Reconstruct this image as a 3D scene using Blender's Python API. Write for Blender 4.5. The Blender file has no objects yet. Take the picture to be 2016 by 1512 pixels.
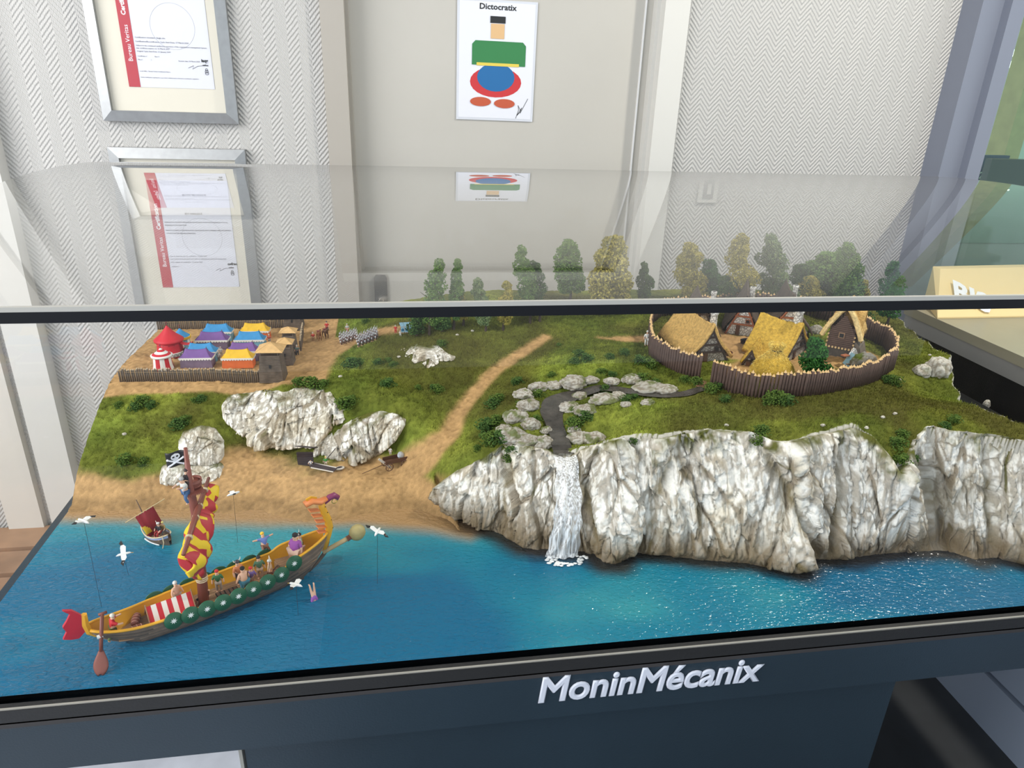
import bpy, bmesh, math, random
import numpy as np
from mathutils import Vector, Matrix, Euler
R_=random.Random(7)
C=bpy.context.scene.collection
sc=bpy.context.scene
# ------------------------------------------------------------------ camera, world, lights, exposure
FPX=1398.0; CAMZ=1.48
def _d(x,y): return np.array([x-1008.0,-(y-756.0),-FPX])
_X=_d(9970,486); _X/=np.linalg.norm(_X)
_Z=-_d(908,4050); _Z-=_Z.dot(_X)*_X; _Z/=np.linalg.norm(_Z)
_Y=np.cross(_Z,_X); ROT=np.array([_X,_Y,_Z]); CAM=np.array([0,0,CAMZ])
cam=bpy.data.cameras.new('camera'); camo=bpy.data.objects.new('camera',cam); C.objects.link(camo)
cam.sensor_fit='HORIZONTAL'; cam.sensor_width=36; cam.lens=FPX/2016*36; cam.clip_start=.02
camo.matrix_world=Matrix([list(ROT[i])+[CAM[i]] for i in range(3)]+[[0,0,0,1]])
sc.camera=camo
sc.view_settings.view_transform='Standard'; sc.view_settings.look='None'
sc.view_settings.exposure=0.55; sc.view_settings.gamma=1; sc.view_settings.use_curve_mapping=False
w=bpy.data.worlds.new('sky'); sc.world=w; w.use_nodes=True
w.node_tree.nodes['Background'].inputs[0].default_value=(.82,.91,1,1); w.node_tree.nodes['Background'].inputs[1].default_value=.95
def area(name,loc,tgt,sx,sy,power,col=(1,1,1)):
    l=bpy.data.lights.new(name,'AREA'); l.shape='RECTANGLE'; l.size=sx; l.size_y=sy; l.energy=power; l.color=col
    o=bpy.data.objects.new(name,l); C.objects.link(o); o.location=loc
    o.rotation_euler=(Vector(tgt)-Vector(loc)).to_track_quat('-Z','Y').to_euler()
    return o
area('window_daylight',(-2.3,.1,2.1),(.3,1.5,.9),2.2,1.5,58,(1,.98,.95))
area('sea_glint_light',(1.57,1.10,2.6),(.75,.75,.83),.14,.09,20,(1,.95,.84))  # unseen light without fixture, placed and sized to make glints on the sea
# pixel helpers: turn a point of the photograph into a point on a real plane of the scene
def ray(px,py): return ROT@_d(px,py)
def az(px,py,z): r=ray(px,py); return Vector(CAM+r*((z-CAM[2])/r[2]))
def ay(px,py,y): r=ray(px,py); return Vector(CAM+r*(y/r[1]))
def ax(px,py,x): r=ray(px,py); return Vector(CAM+r*(x/r[0]))
# ------------------------------------------------------------------ helpers
MATS={}
def M(name,col=(.8,.8,.8),rough=.6,var=0.0,scale=30,bump=0.0,bscale=60,metal=0,attr=None,spec=.5,bdist=.001,voro=None):
    if name in MATS: return MATS[name]
    m=bpy.data.materials.new(name); m.use_nodes=True; nt=m.node_tree; N=nt.nodes; L=nt.links
    b=N['Principled BSDF']; b.inputs['Roughness'].default_value=rough; b.inputs['Metallic'].default_value=metal
    b.inputs['Specular IOR Level'].default_value=spec; b.inputs['Base Color'].default_value=(*col,1)
    tc=N.new('ShaderNodeTexCoord'); out=None
    if attr:
        a=N.new('ShaderNodeAttribute'); a.attribute_name=attr; out=a.outputs['Color']
    if voro:
        v=N.new('ShaderNodeTexVoronoi'); v.feature='DISTANCE_TO_EDGE'; v.inputs['Scale'].default_value=voro[0]; L.new(tc.outputs['Object'],v.inputs['Vector'])
        r=N.new('ShaderNodeValToRGB'); r.color_ramp.elements[0].position=.0; r.color_ramp.elements[0].color=(*voro[1],1)
        r.color_ramp.elements[1].position=.12; r.color_ramp.elements[1].color=(*col,1); L.new(v.outputs[0],r.inputs[0]); out=r.outputs[0]
        bb=N.new('ShaderNodeBump'); bb.inputs['Distance'].default_value=.002; bb.inputs['Strength'].default_value=.7; L.new(r.outputs[0],bb.inputs['Height']); L.new(bb.outputs[0],b.inputs['Normal'])
    if var:
        n=N.new('ShaderNodeTexNoise'); n.inputs['Scale'].default_value=scale; n.inputs['Detail'].default_value=5; L.new(tc.outputs['Object'],n.inputs['Vector'])
        mr=N.new('ShaderNodeMapRange'); mr.inputs['From Min'].default_value=.3; mr.inputs['From Max'].default_value=.7
        mr.inputs['To Min'].default_value=1-var; mr.inputs['To Max'].default_value=1+var; L.new(n.outputs[0],mr.inputs[0])
        mx=N.new('ShaderNodeVectorMath'); mx.operation='SCALE'
        if out: L.new(out,mx.inputs[0])
        else: mx.inputs[0].default_value=col
        L.new(mr.outputs[0],mx.inputs['Scale']); out=mx.outputs[0]
    if out: L.new(out,b.inputs['Base Color'])
    if bump and not voro:
        n2=N.new('ShaderNodeTexNoise'); n2.inputs['Scale'].default_value=bscale; n2.inputs['Detail'].default_value=6; L.new(tc.outputs['Object'],n2.inputs['Vector'])
        bp=N.new('ShaderNodeBump'); bp.inputs['Strength'].default_value=bump; bp.inputs['Distance'].default_value=bdist
        L.new(n2.outputs[0],bp.inputs['Height']); L.new(bp.outputs[0],b.inputs['Normal'])
    MATS[name]=m; return m
def glassmat(name,tint=(1,1,1),ior=1.45,veil=0.0,gl=1.0):
    m=bpy.data.materials.new(name); m.use_nodes=True; nt=m.node_tree; N=nt.nodes; L=nt.links; N.remove(N['Principled BSDF'])
    o=N['Material Output']; t=N.new('ShaderNodeBsdfTransparent'); t.inputs[0].default_value=(*tint,1)
    g=N.new('ShaderNodeBsdfGlossy'); g.inputs['Roughness'].default_value=.0; f=N.new('ShaderNodeFresnel'); ge=N.new('ShaderNodeNewGeometry'); io=N.new('ShaderNodeMapRange'); io.inputs['To Min'].default_value=ior; io.inputs['To Max'].default_value=1/ior; L.new(ge.outputs['Backfacing'],io.inputs[0]); L.new(io.outputs[0],f.inputs[0])
    mp=N.new('ShaderNodeMath'); mp.operation='MULTIPLY'; mp.inputs[1].default_value=gl; mp.use_clamp=True; L.new(f.outputs[0],mp.inputs[0])
    mx=N.new('ShaderNodeMixShader'); L.new(mp.outputs[0],mx.inputs[0]); L.new(t.outputs[0],mx.inputs[1]); L.new(g.outputs[0],mx.inputs[2]); last=mx
    if veil:
        d=N.new('ShaderNodeBsdfDiffuse'); d.inputs[0].default_value=(.85,.85,.85,1); m2=N.new('ShaderNodeMixShader'); m2.inputs[0].default_value=veil
        L.new(mx.outputs[0],m2.inputs[1]); L.new(d.outputs[0],m2.inputs[2]); last=m2
    L.new(last.outputs[0],o.inputs[0]); return m
def link(name,me,parent=None,mats=None):
    if mats:
        for m in (mats if isinstance(mats,(list,tuple)) else [mats]): me.materials.append(m)
    o=bpy.data.objects.new(name,me); C.objects.link(o)
    if parent is not None: o.parent=parent
    return o
def tag(o,label=None,cat=None,group=None,kind=None):
    if label: o['label']=label
    if cat: o['category']=cat
    if group: o['group']=group
    if kind: o['kind']=kind
    return o
def empty(name,loc=(0,0,0),rz=0,label=None,cat=None,group=None,kind=None,parent=None,sc_=1):
    o=bpy.data.objects.new(name,None); C.objects.link(o); o.location=loc; o.rotation_euler=(0,0,rz); o.empty_display_size=.01; o.scale=(sc_,)*3
    if parent: o.parent=parent
    return tag(o,label,cat,group,kind)
class MB:
    def __init__(s): s.v=[]; s.f=[]; s.m=[]
    def add(s,vs,fs,mi=0):
        b=len(s.v); s.v+= [tuple(v) for v in vs]; s.f+=[tuple(b+i for i in f) for f in fs]; s.m+=[mi]*len(fs); return s
    def box(s,c,d,mi=0,rot=None,taper=1):
        vs=[]
        for z in (-1,1):
            for x,y in ((-1,-1),(1,-1),(1,1),(-1,1)):
                k=taper if z>0 else 1
                p=Vector((x*d[0]/2*k,y*d[1]/2*k,z*d[2]/2))
                if rot: p.rotate(rot)
                vs.append(p+Vector(c))
        return s.add(vs,[(0,3,2,1),(4,5,6,7),(0,1,5,4),(1,2,6,5),(2,3,7,6),(3,0,4,7)],mi)
    def tube(s,pts,rad,n=8,mi=0,cap=True,flat=1):
        pts=[Vector(p) for p in pts]; k=len(pts)
        if not isinstance(rad,(list,tuple)): rad=[rad]*k
        vs=[]; up=None
        for i,p in enumerate(pts):
            t=(pts[min(i+1,k-1)]-pts[max(i-1,0)]).normalized()
            if up is None: up=Vector((0,0,1)) if abs(t.z)<.9 else Vector((1,0,0))
            a=t.cross(up).normalized(); b=a.cross(t).normalized(); up=b
            for j in range(n):
                q=2*math.pi*j/n; vs.append(p+a*math.cos(q)*rad[i]+b*math.sin(q)*rad[i]*flat)
        fs=[(i*n+j,i*n+(j+1)%n,(i+1)*n+(j+1)%n,(i+1)*n+j) for i in range(k-1) for j in range(n)]
        if cap: fs+=[tuple(range(n-1,-1,-1)),tuple((k-1)*n+j for j in range(n))]
        return s.add(vs,fs,mi)
    def lathe(s,prof,n=16,c=(0,0,0),mi=0,sx=1,sy=1,noise=0,mif=None):
        vs=[]; k=len(prof)
        for i,(r,z) in enumerate(prof):
            for j in range(n):
                q=2*math.pi*j/n; rr=r*(1+noise*R_.uniform(-1,1)); vs.append((c[0]+rr*math.cos(q)*sx,c[1]+rr*math.sin(q)*sy,c[2]+z))
        for i in range(k-1):
            for j in range(n):
                s.add([],[],0)
        b=len(s.v); s.v+=vs
        for i in range(k-1):
            for j in range(n):
                s.f.append((b+i*n+j,b+i*n+(j+1)%n,b+(i+1)*n+(j+1)%n,b+(i+1)*n+j)); s.m.append(mif(i,j) if mif else mi)
        s.f.append(tuple(b+j for j in range(n-1,-1,-1))); s.m.append(mi)
        s.f.append(tuple(b+(k-1)*n+j for j in range(n))); s.m.append(mif(k-2,0) if mif else mi)
        return s
    def prism(s,poly,z0,z1,mi=0,mat=None):
        n=len(poly); vs=[Vector((x,y,z0)) for x,y in poly]+[Vector((x,y,z1)) for x,y in poly]
        if mat: vs=[mat@v for v in vs]
        return s.add(vs,[tuple(range(n-1,-1,-1)),tuple(range(n,2*n))]+[(i,(i+1)%n,n+(i+1)%n,n+i) for i in range(n)],mi)
    def grid(s,fn,nu,nv,mi=0,thick=None,mif=None):
        vs=[Vector(fn(i/nu,j/nv)) for i in range(nu+1) for j in range(nv+1)]; W=nv+1
        b=len(s.v); nb=len(vs); s.v+=[tuple(v) for v in vs]
        F=[(i*W+j,(i+1)*W+j,(i+1)*W+j+1,i*W+j+1,i,j) for i in range(nu) for j in range(nv)]
        for q in F: s.f.append(tuple(b+x for x in q[:4])); s.m.append(mif(q[4],q[5]) if mif else mi)
        if thick:
            s.v+=[tuple(v+Vector(thick)) for v in vs]
            for q in F: s.f.append(tuple(b+nb+x for x in reversed(q[:4]))); s.m.append(mif(q[4],q[5]) if mif else mi)
            ring=[i*W for i in range(nu+1)]+[nu*W+j for j in range(1,nv+1)]+[i*W+nv for i in range(nu-1,-1,-1)]+[j for j in range(nv-1,0,-1)]
            for a,c in zip(ring,ring[1:]+ring[:1]): s.f.append((b+c,b+a,b+nb+a,b+nb+c)); s.m.append(mi)
        return s
    def sph(s,c,r,n=10,k=7,mi=0,rot=None):
        if not isinstance(r,(tuple,list)): r=(r,r,r)
        vs=[]
        for i in range(k+1):
            t=math.pi*i/k
            for j in range(n):
                q=2*math.pi*j/n; p=Vector((r[0]*math.sin(t)*math.cos(q),r[1]*math.sin(t)*math.sin(q),r[2]*math.cos(t)))
                if rot: p.rotate(rot)
                vs.append(p+Vector(c))
        return s.add(vs,[(i*n+j,(i+1)*n+j,(i+1)*n+(j+1)%n,i*n+(j+1)%n) for i in range(k) for j in range(n)],mi)
    def mesh(s,name,smooth=False):
        me=bpy.data.meshes.new(name); me.from_pydata(s.v,[],s.f); me.polygons.foreach_set('material_index',s.m)
        if smooth: me.polygons.foreach_set('use_smooth',[True]*len(s.f))
        me.update(); return me
    def build(s,name,mats,parent=None,smooth=False):
        return link(name,s.mesh(name,smooth),parent,mats)
def npmesh(name,V,F,mats,parent=None,col=None,smooth=True):
    me=bpy.data.meshes.new(name); V=np.asarray(V,np.float32); F=np.asarray(F,np.int32); k=F.shape[1]
    me.vertices.add(len(V)); me.vertices.foreach_set('co',V.ravel())
    me.loops.add(F.size); me.loops.foreach_set('vertex_index',F.ravel())
    me.polygons.add(len(F)); me.polygons.foreach_set('loop_start',np.arange(0,F.size,k,dtype=np.int32))
    me.polygons.foreach_set('use_smooth',np.full(len(F),smooth)); me.update(calc_edges=True)
    if col is not None:
        a=me.color_attributes.new('Col','FLOAT_COLOR','POINT'); c=np.ones((len(V),4),np.float32); c[:,:3]=col; a.data.foreach_set('color',c.ravel())
    return link(name,me,parent,mats)
def quads(nu,nv):
    i,j=np.meshgrid(np.arange(nu-1),np.arange(nv-1),indexing='ij'); a=(i*nv+j).ravel(); return np.stack([a,a+nv,a+nv+1,a+1],1)
def vnoise(P,seed=0):
    P=np.asarray(P,float); I=np.floor(P).astype(np.int64); Fr=P-I; Fr=Fr*Fr*(3-2*Fr); out=0
    for dx in (0,1):
        for dy in (0,1):
            for dz in (0,1):
                h=((I[...,0]+dx)*374761393+(I[...,1]+dy)*668265263+(I[...,2]+dz)*1274126177+seed*974634777)&0xffffffff
                h=((h^(h>>13))*1103515245)&0xffffffff; h=(h^(h>>16))&0xffff
                wgt=(Fr[...,0] if dx else 1-Fr[...,0])*(Fr[...,1] if dy else 1-Fr[...,1])*(Fr[...,2] if dz else 1-Fr[...,2])
                out=out+h/65535.*wgt
    return out
def fbm(P,o=4,seed=0,ridge=False):
    s=0;a=1;t=0;P=np.asarray(P,float)
    for i in range(o):
        n=vnoise(P*(2**i)+17.3*i,seed+i); n=1-abs(2*n-1) if ridge else n
        s=s+a*n; t+=a; a*=.5
    return s/t
def fb(x,y,z=0,o=3,seed=0): return float(fbm(np.array([[x,y,z]]),o,seed)[0])
def wor(P,seed=0):
    P=np.asarray(P,float); I=np.floor(P).astype(np.int64); F1=np.full(P.shape[:-1],9.);F2=F1.copy();val=np.zeros(P.shape[:-1])
    def hsh(J,k):
        h=(J[...,0]*374761393+J[...,1]*668265263+J[...,2]*1274126177+(seed*7+k)*974634777)&0xffffffff
        h=((h^(h>>13))*1103515245)&0xffffffff; h=(h^(h>>16))&0xffff; return h/65535.
    for dx in (-1,0,1):
        for dy in (-1,0,1):
            for dz in (-1,0,1):
                J=I+np.array([dx,dy,dz]); c=J+np.stack([hsh(J,0),hsh(J,1),hsh(J,2)],-1); o=P-c; d=np.sqrt((o*o).sum(-1))
                near=d<F1; F2=np.where(near,F1,np.minimum(F2,d)); t=(hsh(J,3)-.5)*1.1+o[...,0]*(hsh(J,4)-.5)*1.8+o[...,2]*(hsh(J,5)-.5)*1.4
                val=np.where(near,t,val); F1=np.where(near,d,F1)
    return F1,F2,val
def sst(a,b,x): t=np.clip((x-a)/(b-a),0,1); return t*t*(3-2*t)
def text(name,s,loc,size,mat_,parent=None,rot=(math.pi/2,0,0),align='LEFT',off=0,shear=0,ext=.0003,sx=1,res=2,bev=0):
    cu=bpy.data.curves.new(name,'FONT'); cu.body=s; cu.size=size; cu.align_x=align; cu.extrude=ext; cu.offset=off; cu.shear=shear; cu.resolution_u=res; cu.bevel_depth=bev; cu.bevel_resolution=0
    o=bpy.data.objects.new(name,cu); C.objects.link(o); dg=bpy.context.evaluated_depsgraph_get(); dg.update()
    me=bpy.data.meshes.new_from_object(o.evaluated_get(dg)); bpy.data.objects.remove(o); me.name=name
    q=link(name,me,parent,mat_); q.location=loc; q.rotation_euler=rot; q.scale=(sx,1,1); return q
white=M('white_paint',(.64,.63,.60),.55); navy=M('navy_paint',(.014,.028,.042),.45,.15,3,.2,400)
# ------------------------------------------------------------------ room
WY=2.08
def wallpaper():
    m=bpy.data.materials.new('herringbone_wallpaper'); m.use_nodes=True; nt=m.node_tree; N=nt.nodes; L=nt.links; b=N['Principled BSDF']
    b.inputs['Roughness'].default_value=.6
    tc=N.new('ShaderNodeTexCoord'); sp=N.new('ShaderNodeSeparateXYZ'); L.new(tc.outputs['Object'],sp.inputs[0])
    def ma(op,a,b_=None,c=None):
        n=N.new('ShaderNodeMath'); n.operation=op
        for i,v in enumerate((a,b_,c)):
            if v is None: continue
            if isinstance(v,(int,float)): n.inputs[i].default_value=v
            else: L.new(v,n.inputs[i])
        return n.outputs[0]
    nz=N.new('ShaderNodeTexNoise'); nz.inputs['Scale'].default_value=60; L.new(tc.outputs['Object'],nz.inputs['Vector'])
    wob=ma('MULTIPLY',ma('SUBTRACT',nz.outputs[0],.5),.004)
    pp=ma('PINGPONG',ma('ADD',sp.outputs[0],wob),.029)
    ph=ma('ADD',sp.outputs[2],ma('MULTIPLY',pp,1.15)); s=ma('SINE',ma('MULTIPLY',ph,2*math.pi/.0135))
    t=ma('SINE',ma('MULTIPLY',sp.outputs[0],2*math.pi/.0045)); t=ma('MULTIPLY',t,.22)
    h=ma('ADD',ma('MULTIPLY',ma('ADD',s,t),.5),.5)
    bp=N.new('ShaderNodeBump'); bp.inputs['Distance'].default_value=.0021; bp.inputs['Strength'].default_value=.9; L.new(h,bp.inputs['Height']); L.new(bp.outputs[0],b.inputs['Normal'])
    b.inputs['Base Color'].default_value=(.52,.51,.495,1)
    return m
WP=wallpaper()
def struct(name,mb,mats,**k): o=mb.build(name,mats,**k); o['kind']='structure'; return o
door_l,door_r=-.175,.80       # recess
# wall pieces (back wall with a door recess)
mb=MB(); mb.box(((-1.9+door_l)/2,WY+.06,1.4),(door_l+1.9,.12,2.8)); mb.box(((door_r+1.625)/2,WY+.06,1.4),(1.625-door_r,.12,2.8)); mb.box(((door_l+door_r)/2,WY+.06,2.5),(door_r-door_l,.12,.6))
struct('wall_back',mb,WP)
pale=M('pale_grey_paint',(.50,.48,.44),.5,.03,3,.12,900,bdist=.0006)
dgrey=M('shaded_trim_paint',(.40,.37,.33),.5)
# door frame
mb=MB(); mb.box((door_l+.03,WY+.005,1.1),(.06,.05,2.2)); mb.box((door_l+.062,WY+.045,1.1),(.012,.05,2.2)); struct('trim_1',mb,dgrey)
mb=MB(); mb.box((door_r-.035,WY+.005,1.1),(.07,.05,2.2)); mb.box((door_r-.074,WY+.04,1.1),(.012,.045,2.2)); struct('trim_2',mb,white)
mb=MB(); mb.box(((door_l+door_r)/2,WY+.005,2.23),(door_r-door_l,.05,.06)); struct('trim_3',mb,white)
dr=empty('door_1',((door_l+door_r)/2,WY+.05,0),kind='structure',label='flush pale grey door in the middle of the papered wall')
mb=MB(); mb.box((0,.02,1.1),(door_r-door_l-.12,.04,2.2)); mb.build('door_leaf',pale,dr)
mb=MB(); mb.box((.385,-.002,1.1),(.004,.008,2.2)); mb.build('white_edge_strip',M('bright_strip',(.8,.8,.8),.3),dr)
mb=MB(); a=ay(750,570,WY+.05); 
p=a-Vector(dr.location); p.y=-.004
poly=[(-.019,-.17),(.019,-.17),(.019,.038),(.013,.048),(-.013,.048),(-.019,.038)]
mb.prism(poly,0,.006,mat=Matrix.Translation(p)@Matrix.Rotation(math.pi/2,4,'X')); hp=mb.build('handle_plate',M('steel',(.55,.53,.5),.25,.1,40,metal=1),dr)
mb=MB(); mb.tube([p+Vector((0,-.005,-.04)),p+Vector((0,-.045,-.04)),p+Vector((.02,-.05,-.04)),p+Vector((.10,-.05,-.045))],.009,10); mb.build('lever_handle',M('steel'),dr,smooth=True)
# left side: corner post, side wall with a window, floor, ceiling
mb=MB(); mb.box((-1.03,WY-.02,1.4),(.09,.05,2.8)); struct('trim_4',mb,white)
mb=MB(); mb.box((-1.16,WY-.01,1.4),(.10,.03,2.8)); struct('trim_5',mb,M('off_white_trim',(.66,.63,.58),.5))
mb=MB(); mb.box((-2.46,WY/2-1.2,.45),(.12,WY+2.4,.9)); mb.box((-2.46,WY/2-1.2,2.72),(.12,WY+2.4,.16)); mb.box((-2.46,1.8,1.75),(.12,.7,1.9)); mb.box((-1.9,WY+.06,1.4),(1.1,.12,2.8)); struct('wall_left',mb,WP)
wf=empty('window_1',(-2.46,0,1.75),kind='structure',label='large daylight window in the side wall')
mb=MB()
for y in (-2.3,-1.0,.3,1.42): mb.box((0,y,0),(.06,.06,1.8))
for z in (-.87,.87): mb.box((0,-.45,z),(.06,3.75,.06))
mb.build('window_frame',white,wf)
mb=MB(); mb.box((0,-.45,0),(.006,3.7,1.75)); mb.build('pane',glassmat('window_glass'),wf)
mb=MB(); mb.box((.9,.75,2.87),(8.0,6.3,.12)); struct('ceiling',mb,M('ceiling_white',(.75,.75,.73),.8))
mb=MB(); mb.box((.2,.2,-.06),(6.6,5.2,.10)); fl=struct('floor',mb,M('grout',(.03,.03,.032),.8))
tm=MB().box((0,0,0),(.596,.596,.02)).mesh('tile')
tm.materials.append(M('slate_tile',(.035,.038,.043),.55,.25,6,.3,40))
tl=MB().box((0,0,0),(.596,.596,.02)).mesh('tile'); tl.materials.append(M('window_lit_tile',(.50,.53,.60),.5,.15,9,.2,30))  # tiles at the left: window light on the floor put into their colour
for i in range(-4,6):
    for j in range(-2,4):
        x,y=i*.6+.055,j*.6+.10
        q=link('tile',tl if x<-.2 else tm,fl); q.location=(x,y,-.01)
# bench of slats at lower left
bn=empty('slatted_bench',(-1.45,1.9,0),label='low bench of light wooden slats along the papered wall, left of the display case',cat='bench')
wd=M('oak_slat',(.40,.23,.13),.5,.25,8,.2,50)
for k,(y0,y1) in enumerate(((1.955,2.065),(1.83,1.935),(1.71,1.81),(1.60,1.69),(1.48,1.58),(1.36,1.46))):
    mb=MB().box((.15,(y0+y1)/2-1.9,.150),(1.3,y1-y0,.022)); mb.build('slat',wd,bn)
for x in (-.4,.6): MB().box((x,-.2,.07),(.05,.7,.135)).build('leg',M('pale_metal',(.6,.63,.68),.4),bn)
MB().box((.15,-.2,.02),(1.25,.68,.02)).build('base_board',M('pale_metal'),bn)
# grey post + office partition at right
gp=M('grey_blue_trim',(.20,.22,.28),.45)
mb=MB(); mb.box((1.658,WY-.03,1.4),(.066,.10,2.8)); struct('trim_6',mb,gp)
mb=MB(); mb.box((1.714,WY-.06,1.4),(.046,.10,2.8)); mb.box((1.743,WY-.03,1.4),(.012,.04,2.8),1); struct('trim_7',mb,[gp,M('black_seal',(.02,.02,.02),.6)])
mb=MB(); mb.box((1.763,WY-.02,1.4),(.028,.08,2.8)); struct('trim_8',mb,M('grey_green_trim',(.33,.37,.35),.4))
w2=empty('window_2',(2.53,WY,0),kind='structure',label='glazed partition to the office at the right')
MB().box((0,0,1.75),(1.5,.006,1.9)).build('pane',glassmat('partition_glass',(.80,.93,.86)),w2)
MB().box((0,0,.72),(1.5,.06,.10)).build('bottom_rail',gp,w2)
mb=MB(); mb.box((3.2,3.75,1.4),(2.8,.1,2.8)); struct('wall_office',mb,M('office_wall',(.50,.62,.55),.7,.03,300))
mb=MB(); mb.box((ay(2003,200,2.75).x,2.75,1.4),(.07,.10,2.8)); struct('trim_9',mb,M('beech_strip',(.55,.42,.20),.5,.1,20))
mb=MB(); mb.box((3.1,2.85,.4),(2.6,1.3,.8)); tag(mb.build('office_desk',M('cream_laminate',(.62,.52,.33),.5)),'cream office desk behind the glazed partition','desk')
for n,(x0,y0,x1,y1) in enumerate(((1965,108,2050,104),(1952,128,1979,126),(1945,151,1962,151))):
    a=ay(x0,y0,3.54); b=ay(x1,y1,3.54)
    l=MB().box(((a.x+b.x)/2,3.50,(a.z+b.z)/2),(b.x-a.x,.05,.03)).build('ceiling_light',M('lamp_glow'))
    ms=l.data.materials[0]; ms.node_tree.nodes['Principled BSDF'].inputs['Emission Color'].default_value=(1,.97,.9,1); ms.node_tree.nodes['Principled BSDF'].inputs['Emission Strength'].default_value=2.5
    tag(l,['longest upper strip lamp behind the office glass','second strip lamp down behind the office glass','smallest lowest strip lamp behind the office glass'][n],'lamp')
# calendar + tablet + black screen top behind glass
a=ay(1925,330,2.5); pb=empty('desk_calendar',(a.x+.03,2.5,.8),label='navy 2025 desk calendar standing behind the office glass',cat='calendar')
MB().box((0,0,.24),(.17,.02,.50)).build('cover',M('calendar_navy',(.02,.05,.13),.4),pb)
text('lettering','2025',(-.06,-.0115,.405),.035,M('pure_white',(.85,.86,.9),.5),pb,off=.0006)
a=ay(1980,323,2.45); tb=empty('tablet',(a.x,2.47,.8),label='white framed tablet beside the navy calendar behind the glass',cat='tablet')
MB().box((0,0,.21),(.07,.012,.48)).build('body',M('black_plastic',(.012,.012,.013),.35),tb); MB().box((0,-.0065,.33),(.055,.002,.22)).build('screen',M('screen_white',(.6,.7,.8),.3),tb)
a=ay(1965,345,2.4); MB().box((a.x+.05,2.34,1.05),(.32,.03,.48)).box((a.x+.05,2.36,.812),(.2,.10,.02)).box((a.x+.05,2.37,.9),(.05,.02,.2)).build('computer_monitor',M('black_plastic')); tag(bpy.data.objects['computer_monitor'],'black monitor seen from behind in the office, before the calendar','monitor')
# counter on the right
ct=empty('counter',(1.8,1.0,0),label='long grey topped reception counter right of the display case',cat='counter')
def cbox(name,x0,x1,y0,y1,z0,z1,m): return MB().box(((x0+x1)/2-1.8,(y0+y1)/2-1.0,(z0+z1)/2),(x1-x0,y1-y0,z1-z0)).build(name,m,ct)
cbox('worktop',1.44,2.3,-.4,1.77,.905,.93,M('taupe_laminate',(.33,.30,.22),.35,.04,20))
cbox('fascia',1.443,2.28,-.4,1.765,.865,.905,M('light_grey_fascia',(.30,.29,.28),.4))
cbox('upper_panel',1.46,2.28,-.35,1.75,.45,.865,M('black_panel',(.005,.005,.006),.6,spec=.15))
cbox('lower_panel',1.442,2.28,-.4,1.76,.155,.45,M('pale_blue_laminate',(.40,.47,.60),.45))
cbox('plinth',1.442,2.28,-.4,1.76,.0,.14,M('pale_blue_laminate'))
MB().box((.0,0,.0),(.79,2.1,.012)).build('shadow_gap',M('black_seal'),ct).location=(.07,-.32,.148)
# card tray with lettering on the counter
crm=M('cream_card',(.84,.64,.32),.5)
bx=empty('card_display',(1.78,1.64,.9305),label='cream sloping display box with white letters standing on the counter',cat='display box')
mb=MB(); mb.add([(-.34,0,0),(.42,0,0),(.42,.16,0),(-.26,.16,0),(-.34,0,.004),(.42,0,.004),(.42,.13,.115),(-.26,.13,.105),(-.26,.16,.105),(.42,.16,.115)],[(0,3,2,1),(4,5,6,7),(7,6,9,8),(0,1,5,4),(8,9,2,3),(0,4,7,8,3),(1,2,9,6,5)]); mb.build('board',crm,bx)
mb=MB(); mb.add([(.10,.001,.006),(.42,.001,.006),(.42,.12,.135),(.22,.128,.125),(.13,.07,.066)],[(0,1,2,3,4)]); mb.build('folded_flap',crm,bx)
text('lettering','BIS',(-.27,.042,.047),.085,M('pure_white'),bx,rot=(math.radians(41),0,math.radians(0)),off=.003,shear=-.25).rotation_euler=(Matrix.Rotation(math.radians(41),4,'X')@Matrix.Rotation(math.radians(-30),4,'Z')).to_euler()
sb=empty('storage_box',(2.15,2.75,.8),label='cream carton with a slanted lid on the office desk behind glass',cat='box')
MB().box((0,0,.06),(.22,.2,.12)).build('carton',crm,sb); MB().box((-.02,-.04,.14),(.24,.22,.01),rot=Euler((.35,0,.1))).build('lid',crm,sb)
vs=empty('vase',(2.08,3.15,.8),label='small pale onion shaped vase on the office desk behind glass',cat='vase')
MB().lathe([(.03,0),(.07,.03),(.085,.08),(.05,.14),(.02,.20),(.012,.27)],16).build('body',M('pale_ceramic',(.6,.56,.45),.4),vs,smooth=True)
pf=empty('picture_frame',(2.42,2.72,.8),-.3,label='dark wooden picture frame leaning on the office desk at far right',cat='frame')
for a,b in (((-.13,0,.01),(-.03,.05,.22)),((.15,0,.01),(.15,.05,.22)),((-.13,0,.01),(.15,0,.01)),((-.03,.05,.22),(.15,.05,.22))): MB().tube([a,b],.008,4).build('rail',M('dark_wood',(.08,.05,.03),.5),pf)
# ------------------------------------------------------------------ display case
X0,X1,Y0,Y1=-.53,1.17,.67,1.68
WZ=.83
cs=empty('display_case',(0,Y0,0),label='navy display case with curved clear lid over a model coast landscape',cat='display case')
def cb(name,x0,x1,y0,y1,z0,z1,m): return MB().box(((x0+x1)/2,(y0+y1)/2-Y0,(z0+z1)/2),(x1-x0,y1-y0,z1-z0)).build(name,m,cs)
cb('front_board',-1.0,1.40,.655,.675,.730,.806,navy)
cb('back_board',X0-.02,1.36,1.70,1.72,.722,.80,navy)
cb('underside',X0-.02,1.36,.675,1.70,.722,.735,navy)
cb('side_board',X0-.03,X0-.012,.675,1.70,.722,.806,navy); cb('side_board',1.34,1.36,.675,1.70,.722,.806,navy)
cb('seal_strip',-1.0,1.40,.6545,.6655,.806,.8255,M('rubber_black',(.012,.012,.013),.6,bump=.3,bscale=300))
cb('edge_strip',-1.0,1.40,.6555,.6578,.8255,.8270,M('dull_acrylic_edge',(.30,.29,.26),.3))
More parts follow.
